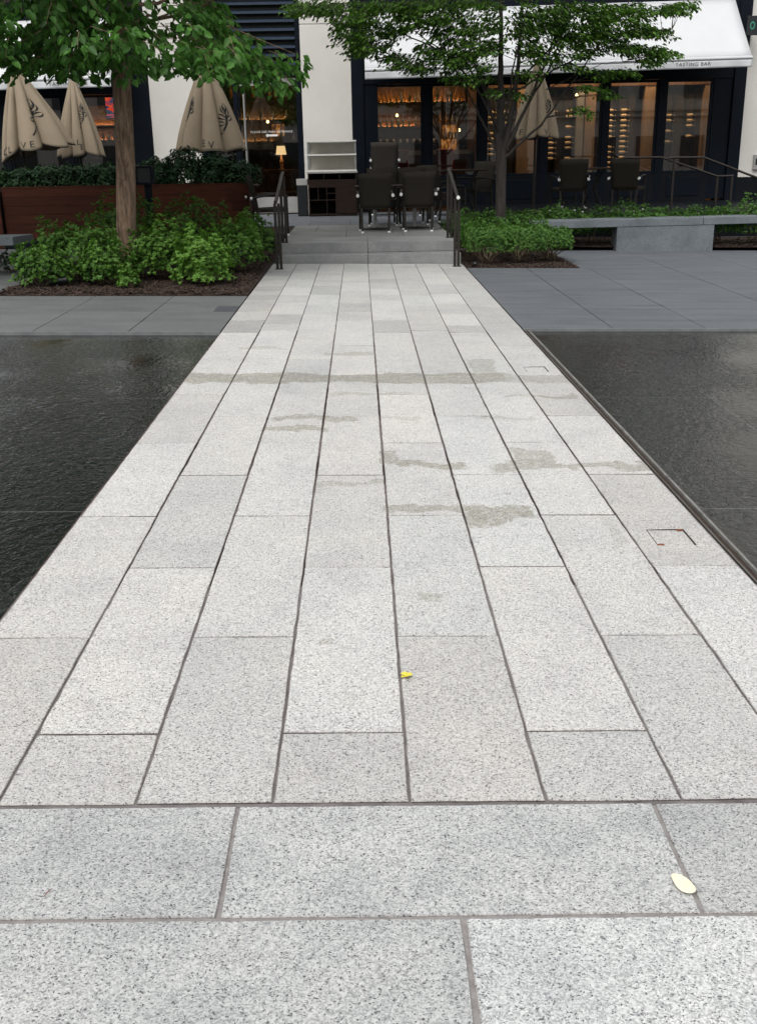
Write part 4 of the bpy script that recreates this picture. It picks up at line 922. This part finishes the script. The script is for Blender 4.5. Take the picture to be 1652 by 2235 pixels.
# ------------------------------------------------------------------ shrubs
def shrub(name, c, rx, ry, h, label, group, mat, n, L, W, seed, low=.12, tb=.5, shape=2.2, ros=7, stems=9, lump=.28, stem_mat=None, stem_spread=.35):
    """rosette shrub: twig tips scattered in a lumpy dome, each carrying a whorl of leaves"""
    r = random.Random(seed); root = empty(name, c, 0, label, 'shrub' if 'hedge' not in name else 'hedge', group)
    lf, sm = MB(), MB(); tips = []
    for k in range(n):
        a = r.uniform(0, 2*PI); ph = math.asin(r.random()**.8*.98)   # elevation on the dome
        e = (1-abs(math.sin(ph))**shape)**(1/shape) if shape > 2.05 else math.cos(ph)
        sx, sy = math.cos(a), math.sin(a)
        if shape > 3: q = max(abs(sx), abs(sy)); sx, sy = sx/q**.8, sy/q**.8
        k1 = 1+lump*noise.noise((sx*2.3*e+seed, sy*2.3*e, math.sin(ph)*2.3))*1.6
        dep = 1-(r.random()**2)*.45
        p = Vector((sx*e*rx*k1*dep, sy*e*ry*k1*dep, low+(h-low)*math.sin(ph)*k1*dep))
        if p.z < low*.8: p.z = low*.8+r.uniform(0, .05)
        tips.append(p); up = Vector((sx*e*.7, sy*e*.7, .75)).normalized()
        up = (up+rvec(r)*.35).normalized(); s1 = up.orthogonal().normalized(); s2 = up.cross(s1)
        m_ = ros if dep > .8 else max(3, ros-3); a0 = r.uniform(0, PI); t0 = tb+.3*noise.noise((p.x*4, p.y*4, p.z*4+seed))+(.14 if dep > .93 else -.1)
        sc_ = r.uniform(.75, 1.15)
        for j in range(m_):
            b = a0+2*PI*j/m_+r.uniform(-.3, .3); out = s1*math.cos(b)+s2*math.sin(b); lift = r.uniform(.15, .9)
            d = (out+up*lift).normalized(); nm = (up-out*lift*.6+rvec(r)*.25).normalized()
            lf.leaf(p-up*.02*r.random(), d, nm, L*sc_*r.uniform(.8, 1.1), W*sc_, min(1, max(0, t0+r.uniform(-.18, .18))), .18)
    for k in range(stems):
        t = r.choice(tips); b0_ = Vector((r.uniform(-.08, .08), r.uniform(-.06, .06), -.03)); m1 = b0_.lerp(Vector((t.x*stem_spread*1.6, t.y*stem_spread*1.6, t.z*.5)), .7)+rvec(r)*.02
        sm.tube([b0_, m1, t*.92], [.009, .006, .003], 5, cap=False)
    lf.build('foliage', mat, root, tint=True); sm.build('stem', stem_mat or M_twig, root); return root
GL = 'azalea shrubs in the left mulch bed'
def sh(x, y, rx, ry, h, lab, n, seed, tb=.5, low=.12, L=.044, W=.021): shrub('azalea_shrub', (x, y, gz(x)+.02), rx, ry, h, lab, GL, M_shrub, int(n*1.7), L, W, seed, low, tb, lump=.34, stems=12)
sh(-3.72, 14.0, .62, .62, .74, 'wide green azalea shrub left of the broad-leaved trunk', 900, 1, .42)
sh(-3.35, 15.4, .62, .6, .92, 'tall darker azalea shrub behind and left of the trunk', 750, 2, .3)
sh(-3.95, 13.2, .34, .36, .46, 'low azalea shrub at the front left corner of the left bed', 380, 3, .45, .06)
sh(-3.18, 13.35, .36, .38, .52, 'small azalea shrub in front of the trunk on its left', 380, 4, .5, .08)
sh(-2.55, 13.9, .50, .5, .66, 'light green azalea shrub immediately right of the trunk', 700, 5, .58)
sh(-1.98, 13.35, .36, .40, .62, 'brightest yellow-green azalea shrub at the front of the left bed', 620, 6, .85, .06)
sh(-2.35, 15.5, .55, .5, .90, 'dark azalea shrub at the back against the wooden planter', 640, 7, .22)
sh(-1.68, 14.8, .36, .5, .70, 'azalea shrub beside the steps next to the left railing', 540, 8, .5)
sh(-2.85, 12.95, .13, .12, .22, 'tiny low azalea sprig at the foot of the trunk', 70, 9, .6, .03)
sh(-1.62, 16.3, .36, .4, .66, 'dark azalea shrub alongside the left end of the steps', 360, 10, .3)
GR = 'clipped hedge shrubs right of the steps'
def hedge_box(x, y, rx, ry, h, lab, seed, n, tb): shrub('boxwood_shrub', (x, y, gz(x)), rx, ry, h, lab, GR, M_box, n, .027, .014, seed, .20, tb, shape=5, ros=6, stems=26, lump=.07, stem_mat=M_twig, stem_spread=.3)
hedge_box(1.92, 16.25, .36, .60, .57, 'clipped green shrub nearest the right railing, bare stems below', 31, 2100, .5)
hedge_box(2.45, 16.45, .34, .62, .56, 'clipped green shrub in the middle of the right hedge', 32, 2100, .45)
hedge_box(2.92, 16.55, .30, .50, .53, 'clipped green shrub at the right end of the hedge by the stone bench', 33, 1700, .42)
hedge_box(1.92, 17.35, .38, .55, .62, 'darker clipped shrub at the back left of the right hedge', 34, 1200, .4)
hedge_box(2.62, 17.45, .42, .55, .62, 'darker clipped shrub behind the right hedge below the slender tree', 35, 1200, .45)
GB = 'low spreading shrubs behind the stone bench'
names_ = ['beside the right railing', 'left of the slender tree', 'right of the slender tree', 'below the left dining chair', 'between the two right dining chairs', 'below the second dining chair', 'at the middle of the stone bench', 'under the ramp railing start', 'under the ramp railing bend', 'tall and full near the bench slab joint', 'at the right edge of the photo']
for i, nm in enumerate(names_):
    x = 1.85+i*.56; r = random.Random(50+i)
    shrub('low_shrub', (x, 18.95+r.uniform(-.12, .12), gz(x)*.3+.06), .42, .45, .56+r.uniform(-.05, .07)+(.06 if i == 9 else 0), 'low spreading shrub behind the bench, '+nm, GB, M_box, 900, .034, .016, 60+i, .12, .42+r.uniform(-.12, .18), ros=6, stems=6, lump=.3)
GP = 'dark shrubs growing in the wooden planter'
pl = ['at the far left end of the planter', 'second from the left in the planter', 'under the largest umbrella', 'between the two left umbrellas', 'just left of the tree trunk in the planter', 'hidden behind the tree trunk', 'right of the tree trunk beside the box lamp', 'tallest, below the white pillar', 'under the third umbrella', 'at the right end of the planter']
for i, nm in enumerate(pl):
    x = -6.3+i*.47; r = random.Random(80+i); hh = [.36, .34, .36, .38, .40, .38, .46, .62, .50, .38][i]
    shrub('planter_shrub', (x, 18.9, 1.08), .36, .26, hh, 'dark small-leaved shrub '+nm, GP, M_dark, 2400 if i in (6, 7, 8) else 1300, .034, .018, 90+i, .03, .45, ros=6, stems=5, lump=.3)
# ------------------------------------------------------------------ wooden planter
pn = empty('wooden_planter', (-4.2, 18.5, 0), 0, 'long red-brown boarded wooden planter behind the left shrubs', 'planter')
def boards(mb, x0, x1, y0, y1, z0, z1, n):
    h = (z1-z0)/n; r = random.Random(4)
    for k in range(n):
        x = x0
        while x < x1-.01:
            e = min(x1, x+r.uniform(1.2, 2.2)); t = r.uniform(.75, 1.25); mb.box(x+.001, e-.001, y0, y1, z0+k*h+.002, z0+(k+1)*h-.002, tint=(t, t*.97, t*.95)); x = e
mb = MB(); boards(mb, -6.06, -1.885, 18.5, 18.53, .10, 1.115, 7); part(mb, 'front_boards', M_wood, pn, tint=True)
mb = MB(); mb.box(-6.06, -1.885, 18.495, 18.56, 1.116, 1.135); mb.box(-6.06, -1.885, 19.27, 19.33, 1.116, 1.135); part(mb, 'rim', M_wood, pn, tint=True)
mb = MB(); mb.box(-6.05, -6.02, 18.531, 19.3, .1, 1.115); mb.box(-1.92, -1.89, 18.531, 19.3, .1, 1.115); mb.box(-6.02, -1.92, 19.27, 19.3, .1, 1.115); part(mb, 'side_boards', M_wood, pn, tint=True)
mb = MB(); mb.box(-6.02, -1.92, 18.531, 19.27, .9, 1.07); part(mb, 'soil', M_soil, pn)
pn = empty('wooden_planter', (-7.2, 18.4, 0), 0, 'end of a second wooden planter at the left edge of the photo', 'planter')
mb = MB(); boards(mb, -8.6, -6.09, 18.42, 18.45, .10, 1.105, 7); part(mb, 'front_boards', M_wood, pn, tint=True)
mb = MB(); mb.box(-8.6, -6.1, 18.451, 19.2, .1, 1.06); part(mb, 'soil', M_soil, pn)
# box lamp on a post behind the trunk
bx = empty('box_lamp', (-3.07, 15.9, 0), 0, 'dark square box lamp on a slim post right of the tree trunk', 'lamp')
mb = MB(); mb.box(-3.13, -3.03, 15.88, 15.94, .05, 1.2); part(mb, 'post', M_frame, bx, bevel=.004)
mb = MB(); mb.box(-3.24, -2.99, 15.80, 16.02, 1.2, 1.235); mb.box(-3.24, -2.99, 15.80, 16.02, 1.435, 1.46); mb.box(-3.24, -3.215, 15.80, 16.02, 1.236, 1.434); mb.box(-3.015, -2.99, 15.80, 16.02, 1.236, 1.434); part(mb, 'box_frame', M_frame, bx, bevel=.003)
mb = MB(); mb.box(-3.214, -3.016, 15.83, 15.84, 1.236, 1.434); part(mb, 'lens', M_black, bx)
# ------------------------------------------------------------------ stone benches
def bench(pts_slab, h, z, blocks, label, grp='grey stone benches'):
    r = empty('stone_bench', (pts_slab[0], pts_slab[1], 0), 0, label, 'bench', grp)
    for q in pts_slab[2]:
        mb = MB(); mb.hexa([(x, y, z) for x, y in q], [(x, y, z+h) for x, y in q]); part(mb, 'slab', M_bench, r, bevel=.006, tint=True)
    for q, zb in blocks:
        mb = MB(); mb.hexa([(x, y, zb) for x, y in q], [(x, y, z-.001) for x, y in q]); part(mb, 'support', M_bench, r, bevel=.005, tint=True)
def by(x): return 18.04+(x-3.36)*.09
bench((5, 18.2, [[(2.9, by(2.9)), (5.83, by(5.83)), (5.83, by(5.83)+.52), (2.9, by(2.9)+.52)], [(5.838, by(5.838)), (9.2, by(9.2)), (9.2, by(9.2)+.52), (5.838, by(5.838)+.52)]]), .122, .318,
      [([(4.34, by(4.34)+.01), (6.04, by(6.04)+.01), (6.04, by(6.04)+.42), (4.34, by(4.34)+.42)], -.16)], 'long grey stone bench on a block support right of the hedge')
bench((-5, 14.5, [[(-8, 14.1), (-4.55, 14.1), (-4.43, 14.6), (-8, 14.6)]]), .11, .515, [([(-7.4, 14.15), (-5.6, 14.15), (-5.6, 14.55), (-7.4, 14.55)], .08)], 'grey stone bench end at the left edge beside the azaleas')
# dark undergrowth beneath the left bench
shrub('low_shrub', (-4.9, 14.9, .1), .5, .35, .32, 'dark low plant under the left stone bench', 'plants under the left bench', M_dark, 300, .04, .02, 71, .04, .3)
# bed fixtures
def fixture(x, y, label, tilt=0):
    r = empty('spot_light', (x, y, gz(x)+.02), 0, label, 'spot light', 'small black ground spot lights')
    mb = MB(); mb.lathe([(.001, 0), (.028, 0), (.03, .055), (.024, .055), (.022, .045), (.001, .045)], n=14); mb.build('housing', M_black, r)
    mb = MB(); mb.lathe([(.0225, .046), (.001, .047)], n=14); mb.build('lens', M_tglass, r)
fixture(1.66, 15.56, 'small black round spot light in the right mulch by the railing')
bl = empty('bullet_light', (-3.72, 13.05, .1), .3, 'black bullet spot light lying in the mulch left of the trunk', 'spot light')
mb = MB(); mb.tube([(-.11, 0, .06), (.10, 0, .075)], .045, 14); mb.build('housing', M_black, bl)
mb = MB(); mb.tube([(-.02, 0, -.03), (-.02, 0, .03)], .01, 8); mb.build('stake', M_steel, bl)
# ------------------------------------------------------------------ step railings
def railing(x, y0, y1, z0, label, capx):
    r = empty('stair_railing', (x, y0, 0), 0, label, 'railing', 'bronze railings at the steps')
    def post(y, zb, zt):
        for dx in (-.026, .026):
            mb = MB(); mb.box(x+dx-.019, x+dx+.019, y-.02, y+.02, zb, zt); part(mb, 'post', M_bronze, r, bevel=.002)
        mb = MB(); mb.box(x-.06, x+.06, y-.05, y+.05, zb, zb+.006); part(mb, 'base_plate', M_bronze, r)
    post(y0+.08, z0, .93); post(y1, ZP, 1.26)
    mb = MB(); mb.tube([(x, y0-.1, .955), (x, y0+.05, .975), (x, y1, 1.285), (x, y1+.22, 1.315)], .025, 12); part(mb, 'handrail', M_bronze, r)
    if capx:
        mb = MB(); mb.tube([(x, y0-.103, .955), (x, y0-.112, .9545)], .0262, 14); part(mb, 'end_cap', M_white, r)
railing(-1.178, 15.2, 16.6, gz(-1.2)+.0, 'bronze handrail on twin posts at the left side of the steps', False)
railing(1.40, 15.6, 17.0, gz(1.4)+.0, 'bronze handrail with pale round end cap at the right side of the steps', True)
# ramp rails at the right
def ramp_rail(pts, posts, label):
    r = empty('ramp_railing', pts[0], 0, label, 'railing', 'bronze railings of the side ramp')
    mb = MB(); mb.tube(pts, .022, 10); part(mb, 'handrail', M_bronze, r)
    for (x, y, z1) in posts: mb = MB(); mb.box(x-.02, x+.02, y-.015, y+.015, .05, z1); part(mb, 'post', M_bronze, r)
ramp_rail([(5.3, 22, 1.39), (6.07, 22, 1.386), (7.23, 22, 1.0), (7.56, 22, 1.003)], [(7.24, 22, .99), (7.54, 22, .99), (5.5, 22, 1.38)], 'far ramp railing sloping down to the right in front of the windows')
ramp_rail([(5.93, 21, 1.37), (6.05, 21, 1.385), (6.608, 21, 1.381), (7.70, 21, .98), (8.6, 21, .66)], [(6.05, 21, 1.37), (8.4, 21, .72)], 'near ramp railing that runs down out of the photo at the right edge')
# ------------------------------------------------------------------ terrace furniture
def make_chair(wm):
    r = empty('wicker_armchair')
    mb = MB(); n = 6; P = []
    for s in (0, 1):
        for i in range(n+1):
            u = i/n*2-1
            for j in range(7):
                t = j/6; z = .38+.58*t; hw = .245+.045*t; y = -.25-.10*t**1.3-.03*(1-u*u)*-1 - (.028 if s == 0 else 0)
                P.append(len(mb.v)); mb.v.append((u*hw, y-(1-u*u)*.03+.03, z+(.012*(1-u*u) if j == 6 else 0)))
    def id_(s, i, j): return P[s*(n+1)*7+i*7+j]
    for i in range(n):
        for j in range(6):
            mb.face((id_(0, i, j), id_(0, i+1, j), id_(0, i+1, j+1), id_(0, i, j+1)), True); mb.face((id_(1, i, j), id_(1, i, j+1), id_(1, i+1, j+1), id_(1, i+1, j)), True)
        mb.face((id_(0, i, 6), id_(0, i+1, 6), id_(1, i+1, 6), id_(1, i, 6))); mb.face((id_(0, i, 0), id_(1, i, 0), id_(1, i+1, 0), id_(0, i+1, 0)))
    for j in range(6):
        mb.face((id_(0, 0, j), id_(0, 0, j+1), id_(1, 0, j+1), id_(1, 0, j))); mb.face((id_(0, n, j), id_(1, n, j), id_(1, n, j+1), id_(0, n, j+1)))
    mb.build('backrest', wm, r)
    mb = MB(); mb.hexa([(-.25, -.25, .38), (.25, -.25, .38), (.27, .27, .38), (-.27, .27, .38)], [(-.25, -.25, .44), (.25, -.25, .44), (.27, .27, .455), (-.27, .27, .455)]); mb.build('seat', wm, r, bevel=.012)
    for sx in (-1, 1):
        mb = MB(); mb.hexa([(sx*.225-.018, -.30, .03), (sx*.225+.018, -.30, .03), (sx*.225+.018, -.264, .03), (sx*.225-.018, -.264, .03)], [(sx*.235-.02, -.265, .40), (sx*.235+.02, -.265, .40), (sx*.235+.02, -.22, .40), (sx*.235-.02, -.22, .40)])
        l1 = mb.build('leg', M_cframe, r, bevel=.004)
        mb = MB(); mb.lathe([(.001, -.028), (.022, -.028), (.025, .022), (.001, .023)], (sx*.225, -.282, 0), 10); mb.build('foot_cap', M_white, l1)
        mb = MB(); mb.hexa([(sx*.255-.017, .235, .03), (sx*.255+.017, .235, .03), (sx*.255+.017, .27, .03), (sx*.255-.017, .27, .03)], [(sx*.255-.02, .225, .64), (sx*.255+.02, .225, .64), (sx*.255+.02, .265, .64), (sx*.255-.02, .265, .64)])
        l2 = mb.build('leg', M_cframe, r, bevel=.004)
        mb = MB(); mb.lathe([(.001, -.028), (.022, -.028), (.025, .022), (.001, .023)], (sx*.255, .252, 0), 10); mb.build('foot_cap', M_white, l2)
        mb = MB(); mb.tube([(sx*.295, -.33, .615), (sx*.292, -.2, .64), (sx*.29, 0, .665), (sx*.278, .2, .66), (sx*.262, .27, .63)], .018, 8); am = mb.build('arm', M_cframe, r)
        mb = MB(); mb.tube([(sx*.295, -.331, .615), (sx*.296, -.362, .609)], .026, 12); mb.build('arm_cap', M_white, am)
    return r
ch0 = make_chair(M_wicker); ch1 = make_chair(M_wickerL); used = {id(ch0): False, id(ch1): False}
def chair(src, x, y, z, rz, label, grp, sz=1):
    if used[id(src)]: o = copy_tree(src)
    else: o = src; used[id(src)] = True
    o.location = (x, y, z); o.rotation_euler = (0, 0, rz); o.scale = (1, 1, sz); tag(o, label, 'chair', grp); return o
CG = 'dark wicker armchairs on the terrace'
chair(ch0, .25, 18.62, ZP, .02, 'dark wicker armchair seen from behind, left of the front pair at the steps', CG)
chair(ch0, 1.0, 18.73, ZP, -.03, 'dark wicker armchair seen from behind, right of the front pair at the steps', CG, 1.01)
chair(ch0, .42, 20.25, ZP, PI, 'dark wicker armchair facing the steps behind the front left armchair', CG, 1.05)
chair(ch0, .98, 20.3, ZP, PI+.05, 'dark wicker armchair facing the steps behind the front right armchair', CG, 1.05)
chair(ch0, 1.62, 22.9, ZP, -2.5, 'dark wicker armchair half hidden behind the right stair railing', CG, 1.05)
chair(ch0, -1.53, 18.3, ZP, -PI/2+.25, 'dark wicker armchair turned sideways behind the left stair railing', CG)
chair(ch0, 2.28, 21.7, ZP+.12, 2.3, 'dark wicker armchair behind the slender tree trunk at the round table', CG)
chair(ch0, 1.7, 21.1, ZP, -1.2, 'dark wicker armchair on the near left of the round table', CG)
chair(ch0, 4.05, 21.2, .411, .15, 'dark wicker armchair left of the square table by the wine windows', CG)
chair(ch0, 5.25, 21.25, .411, -.5, 'dark wicker armchair right of the square table by the wine windows', CG)
chair(ch0, 4.45, 22.6, .411, PI-.2, 'dark wicker armchair on the far side of the square table', CG)
for k in range(4):
    chair(ch1, .52, 23.3-.045*k, ZP+.175*k, .03, ['lowest', 'second', 'third', 'topmost'][k]+' taupe wicker chair of the stack beside the white pillar', 'stacked taupe chairs')
def ped_table(x, y, z, label):
    r = empty('pedestal_table', (x, y, z), 0, label, 'table', 'pedestal dining tables')
    mb = MB(); mb.box(-.35, .35, -.33, .33, .715, .745); mb.build('table_top', M_dwood, r, bevel=.006)
    mb = MB(); mb.lathe([(.033, .03), (.033, .62), (.05, .62), (.06, .714)], n=18); mb.build('column', M_steel, r)
    mb = MB(); mb.lathe([(.001, 0), (.27, 0), (.27, .012), (.06, .028), (.001, .03)], n=32); mb.build('base', M_cframe, r)
ped_table(.26, 19.25, ZP, 'dark pedestal table in front of the left of the two front armchairs')
ped_table(.97, 19.35, ZP, 'dark pedestal table in front of the right of the two front armchairs')
def leg_table(x, y, z, w, d, h, label, rnd_=False):
    r = empty('dining_table', (x, y, z), 0, label, 'table', 'dining tables near the windows')
    mb = MB()
    if rnd_: mb.lathe([(.001, h-.03), (w, h-.03), (w, h), (.001, h)], n=32)
    else: mb.box(-w, w, -d, d, h-.03, h)
    mb.build('table_top', M_dwood, r, bevel=.005)
    for sx in (-1, 1):
        for sy in (-1, 1):
            mb = MB(); mb.tube([(sx*w*.55, sy*w*.5, 0), (sx*.06, sy*.05, h*.55), (sx*w*.5, sy*w*.45, h-.03)], .014, 6, cap=False); mb.build('leg', M_cframe, r)
leg_table(2.05, 21.3, ZP, .45, .45, .95, 'round dark table between the right stair railing and the slender tree', True)
leg_table(4.65, 21.9, .411, .42, .4, .80, 'square dark table between the two right dining chairs')
leg_table(-2.25, 19.9, ZP, .4, .4, .78, 'small dark table just past the right end of the wooden planter')
# sideboard with open rack on top
sb = empty('sideboard', (-.58, 23.7, ZP), 0, 'dark brown service sideboard with pigeonholes in front of the white pillar', 'sideboard')
def sp_(mb, n, m, par=sb, **k): return part(mb, n, m, par, **k)
x0, x1, y0, y1 = -1.11, -.06, 23.42, 23.92
mb = MB(); mb.box(x0, x0+.03, y0, y1, .3, 1.17); mb.box(x1-.03, x1, y0, y1, .3, 1.17); mb.box(x0+.03, x1-.03, y1-.02, y1, .3, 1.17); mb.box(x0+.03, x1-.03, y0+.005, y1-.02, .3, .335); mb.box(x0+.03, x1-.03, y0+.002, y1-.02, 1.00, 1.04); mb.box(x0+.03, x1-.03, y0+.012, y1-.02, 1.15, 1.17); mb.box(x0+.33, x0+.35, y0+.004, y1-.02, 1.041, 1.149); mb.box(x0+.67, x0+.69, y0+.004, y1-.02, 1.041, 1.149)
mb.box(x0+.58, x0+.61, y0+.004, y1-.02, .336, .999); mb.box(x0+.03, x0+.58, y0+.006, y0+.02, .88, .999); mb.box(x0+.2, x0+.22, y0+.01, y1-.02, .63, .879); mb.box(x0+.385, x0+.405, y0+.008, y1-.02, .336, .879); mb.box(x0+.03, x0+.58, y0+.012, y1-.02, .61, .63); mb.box(x0+.405, x0+.58, y0+.015, y1-.02, .75, .765)
sp_(mb, 'carcass', M_dwood, bevel=.003)
mb = MB(); mb.box(x0+.612, x1-.032, y0-.004, y0+.016, .34, .995); sp_(mb, 'door', M_dwood, bevel=.004)
mb = MB(); mb.box(x0-.02, x1+.02, y0-.02, y1, 1.172, 1.20); sp_(mb, 'counter_top', M_ingrey, bevel=.004)
rk = empty('service_rack', (-.58, 23.75, 1.2), 0, 'open pale metal shelf rack standing on the brown sideboard', 'rack')
mb = MB()
for x in (x0+.01, x1-.04):
    for y in (23.5, 23.86): mb.box(x-.006, x+.036, y, y+.03, 1.201, 1.80)
part(mb, 'upright', M_steel, rk)
mb = MB(); mb.box(x0+.02, x1-.02, 23.892, 23.905, 1.23, 1.80); part(mb, 'back_panel', M_cream, rk)
for z in (1.205, 1.53, 1.805): mb = MB(); mb.box(x0, x1, 23.48, 23.91, z, z+.03); part(mb, 'shelf', M_palem, rk, bevel=.002)
bn = empty('waste_bin', (-1.24, 23.8, ZP), 0, 'narrow black bin with grey slotted lid left of the sideboard', 'bin')
mb = MB(); mb.box(-1.36, -1.14, 23.6, 23.95, .29, .93); part(mb, 'body', M_black, bn, bevel=.01)
mb = MB(); mb.box(-1.37, -1.13, 23.59, 23.96, .931, 1.06)
part(mb, 'lid', M_ingrey, bn, bevel=.006)
# ------------------------------------------------------------------ closed umbrellas
def umbrella(x, y, zt, zh, R0, asym, npl, seed, label, phase, marks, zbase, tip=.1, cap=False, squash=.7, txt='FIG & OLIVE'):
    r = empty('closed_umbrella', (x, y, zbase), 0, label, 'umbrella', 'closed beige umbrellas')
    rr_ = random.Random(seed); ph = [rr_.uniform(-.35, .35) for _ in range(npl)]
    def surf(th, t, off=0):
        k = th/(2*PI)*npl; i0 = int(k) % npl; fr = k-int(k); j = ph[i0]*(1-fr)+ph[(i0+1) % npl]*fr
        fold = abs(math.sin(npl*th/2+phase+j*.8)); fold = fold**.55
        amp = (.62+.3*j)*min(1, t*2.2)*(1-.25*t)
        Rr = .035+(R0*(1+asym*math.cos(th))-.035)*t**.92*(1+.10*math.sin(PI*t))
        q = Rr*(1-amp+amp*fold)+off
        hem = tip*(math.cos(th)*asym*1.1+.35*(fold-.5)*-1)*t**3 - .02*math.sin(3*th+seed)*t**2
        return Vector((x+math.cos(th)*q, y+math.sin(th)*q*squash, zt+(zh-zt)*t+hem))
    mb = MB(); na, nt_ = 168, 26
    for i in range(na):
        for j in range(nt_+1): mb.v.append(tuple(surf(2*PI*i/na, j/nt_)))
    for i in range(na):
        k = (i+1) % na
        for j in range(nt_): mb.face((i*(nt_+1)+j, i*(nt_+1)+j+1, k*(nt_+1)+j+1, k*(nt_+1)+j), True)
    cn = part(mb, 'canopy', M_canvas, r, solid=.004)
    mb = MB(); ring = [surf(2*PI*i/na, 1, .001) for i in range(na)]+[surf(0, 1, .001)]; mb.tube(ring, .007, 5, cap=False); hm = mb.build('hem', M_print); hm.parent = cn
    mb = MB(); mb.tube([(x, y, zbase), (x, y, zt+.05)], .025, 12); part(mb, 'pole', M_cframe, r)
    mb = MB(); mb.lathe([(.001, .0), (.3, 0), (.3, .04), (.05, .07), (.001, .07)], (x, y, zbase), 24); part(mb, 'base', M_cframe, r)
    mb = MB(); mb.lathe([(.045, zt-.07), (.055, zt+.0), (.03, zt+.05), (.001, zt+.07)], (x, y, 0), 14); part(mb, 'finial', M_print if cap else M_canvas, r)
    mb = MB(); hgt = zt-zh
    for kind, th, t, sc in marks:
        mb = MB()
        if kind == 'branch':
            def W(u, v, th=th, t=t, sc=sc): return surf(th+u*sc/(R0*.9), t-v*sc/hgt, .012)
            stem = [(-.10-.0, -.22), (-.03, -.14), (.03, -.04), (.05, .08)]
            for (a, b), (c, d) in zip(stem[:-1], stem[1:]):
                n_ = 6; L_, R2 = [], []
                for i in range(n_+1):
                    u, v = a+(c-a)*i/n_, b+(d-b)*i/n_; L_.append(W(u-.013, v)); R2.append(W(u+.013, v))
                for i in range(n_): mb.poly([L_[i], R2[i], R2[i+1], L_[i+1]])
            for (a, b, ang, ln) in ((.05, .08, 1.9, .13), (.05, .06, 1.2, .12), (.04, .02, 2.5, .13), (.04, 0, .6, .11), (.02, -.04, 2.9, .12), (.05, .09, 1.5, .15)):
                for s in (-1, 1):
                    pr_ = [(a+math.cos(ang)*ln*q+math.cos(ang+PI/2)*s*.036*math.sin(PI*q), b+math.sin(ang)*ln*q+math.sin(ang+PI/2)*s*.036*math.sin(PI*q)) for q in [i/8 for i in range(9)]]
                    pi_ = [(a+math.cos(ang)*ln*q+math.cos(ang+PI/2)*s*.016*math.sin(PI*q), b+math.sin(ang)*ln*q+math.sin(ang+PI/2)*s*.016*math.sin(PI*q)) for q in [i/8 for i in range(9)]]
                    for i in range(8): mb.poly([W(*pr_[i]), W(*pr_[i+1]), W(*pi_[i+1]), W(*pi_[i])])
        else:
            text_mb(mb, kind, .15*sc, lambda u, v: surf(th+u/(R0*.95), t-v/hgt, .013))
        pr2 = mb.build('print', M_print); pr2.parent = cn
    return r
C_ = 1.5*PI   # towards the viewer
umbrella(-5.98, 19.75, 3.15, 1.70, .66, .42, 9, 3, 'largest closed beige umbrella at the far left with flap spread right', .4, [('branch', C_+.72, .62, 1.35), ('O', C_-.62, .97, 1), ('L', C_-.2, .97, 1), ('I', C_+.08, .97, 1), ('V', C_+.22, .97, 1), ('E', C_+.42, .96, 1), ('E', C_-1.1, .95, 1)], ZP, tip=.32)
umbrella(-5.22, 20.7, 2.98, 1.63, .45, .04, 8, 8, 'pale closed umbrella just right of the largest one', 1.1, [('branch', C_+.6, .5, 1.0), ('L', C_+.15, .86, .9), ('E', C_+.28, .93, .9), ('V', C_-.3, .96, .9), ('E', C_+1.15, .92, .9)], ZP, tip=.2)
umbrella(-2.60, 19.35, 3.18, 1.64, .63, .03, 7, 12, 'closed beige umbrella in front of the white pillar and glass door', .25, [('branch', C_-.80, .60, 1.2), ('branch', C_+.75, .68, 1.25), ('E', C_-.12, .945, 1.1), ('V', C_+.12, .97, 1.1)], ZP, tip=-.2)
umbrella(3.36, 21.0, 3.12, 1.80, .46, .02, 9, 15, 'closed beige umbrella with dark top cap among the slender tree boughs', .7, [('E', C_-.85, .94, .9), ('branch', C_+.8, .6, .7), ('V', C_+.35, .96, .9)], .411, tip=.15, cap=True)
# ------------------------------------------------------------------ little things on the paving
mb = MB()
def flatleaf(mb, cx, cy, L, W, a, z, n=10, notch=False, curl=.004):
    c = []; zc = gz(cx)+z
    for i in range(n*2):
        t = 2*PI*i/(n*2); q = 1-.18*math.cos(t*5)*(1 if notch else 0); u, v = math.cos(t)*L/2*q, math.sin(t)*W/2*(1-.22*math.cos(t))*q
        c.append((cx+u*math.cos(a)-v*math.sin(a), cy+u*math.sin(a)+v*math.cos(a), zc+curl*abs(v)/(W/2)+.0015*math.sin(u*90)))
    ctr = (cx, cy, zc)
    m = len(c)//2; b = len(mb.v); mb.v += c     # two halves meeting along the midrib
    mb.face(tuple(b+i for i in range(m+1)), False); mb.face((b,)+tuple(b+i for i in range(m, len(c))), False)
flatleaf(mb, .708, 1.972, .074, .040, 1.95, .008, curl=.0005);
tag(mb.build('fallen_leaf', M_pale, solid=.0006), 'pale cream oval fallen leaf on the foreground paving at the right', 'leaf', 'fallen leaves on the paving')
mb = MB(); flatleaf(mb, .117, 2.985, .036, .030, .2, .006, notch=True, curl=.008); flatleaf(mb, .104, 2.99, .02, .014, 2.6, .008, curl=.006)
tag(mb.build('fallen_leaf', M_yel, solid=.0006), 'small crumpled yellow leaf on the middle of the path', 'leaf', 'fallen leaves on the paving')
mb = MB(); mb.tube([(-.752, 1.952, gz(-.75)+.003), (-.747, 1.965, gz(-.75)+.005), (-.739, 1.981, gz(-.75)+.003)], [.0006, .0013, .0004], 5)
tag(mb.build('twig', M_redtwig), 'tiny reddish twig on the foreground paving at the left', 'twig')
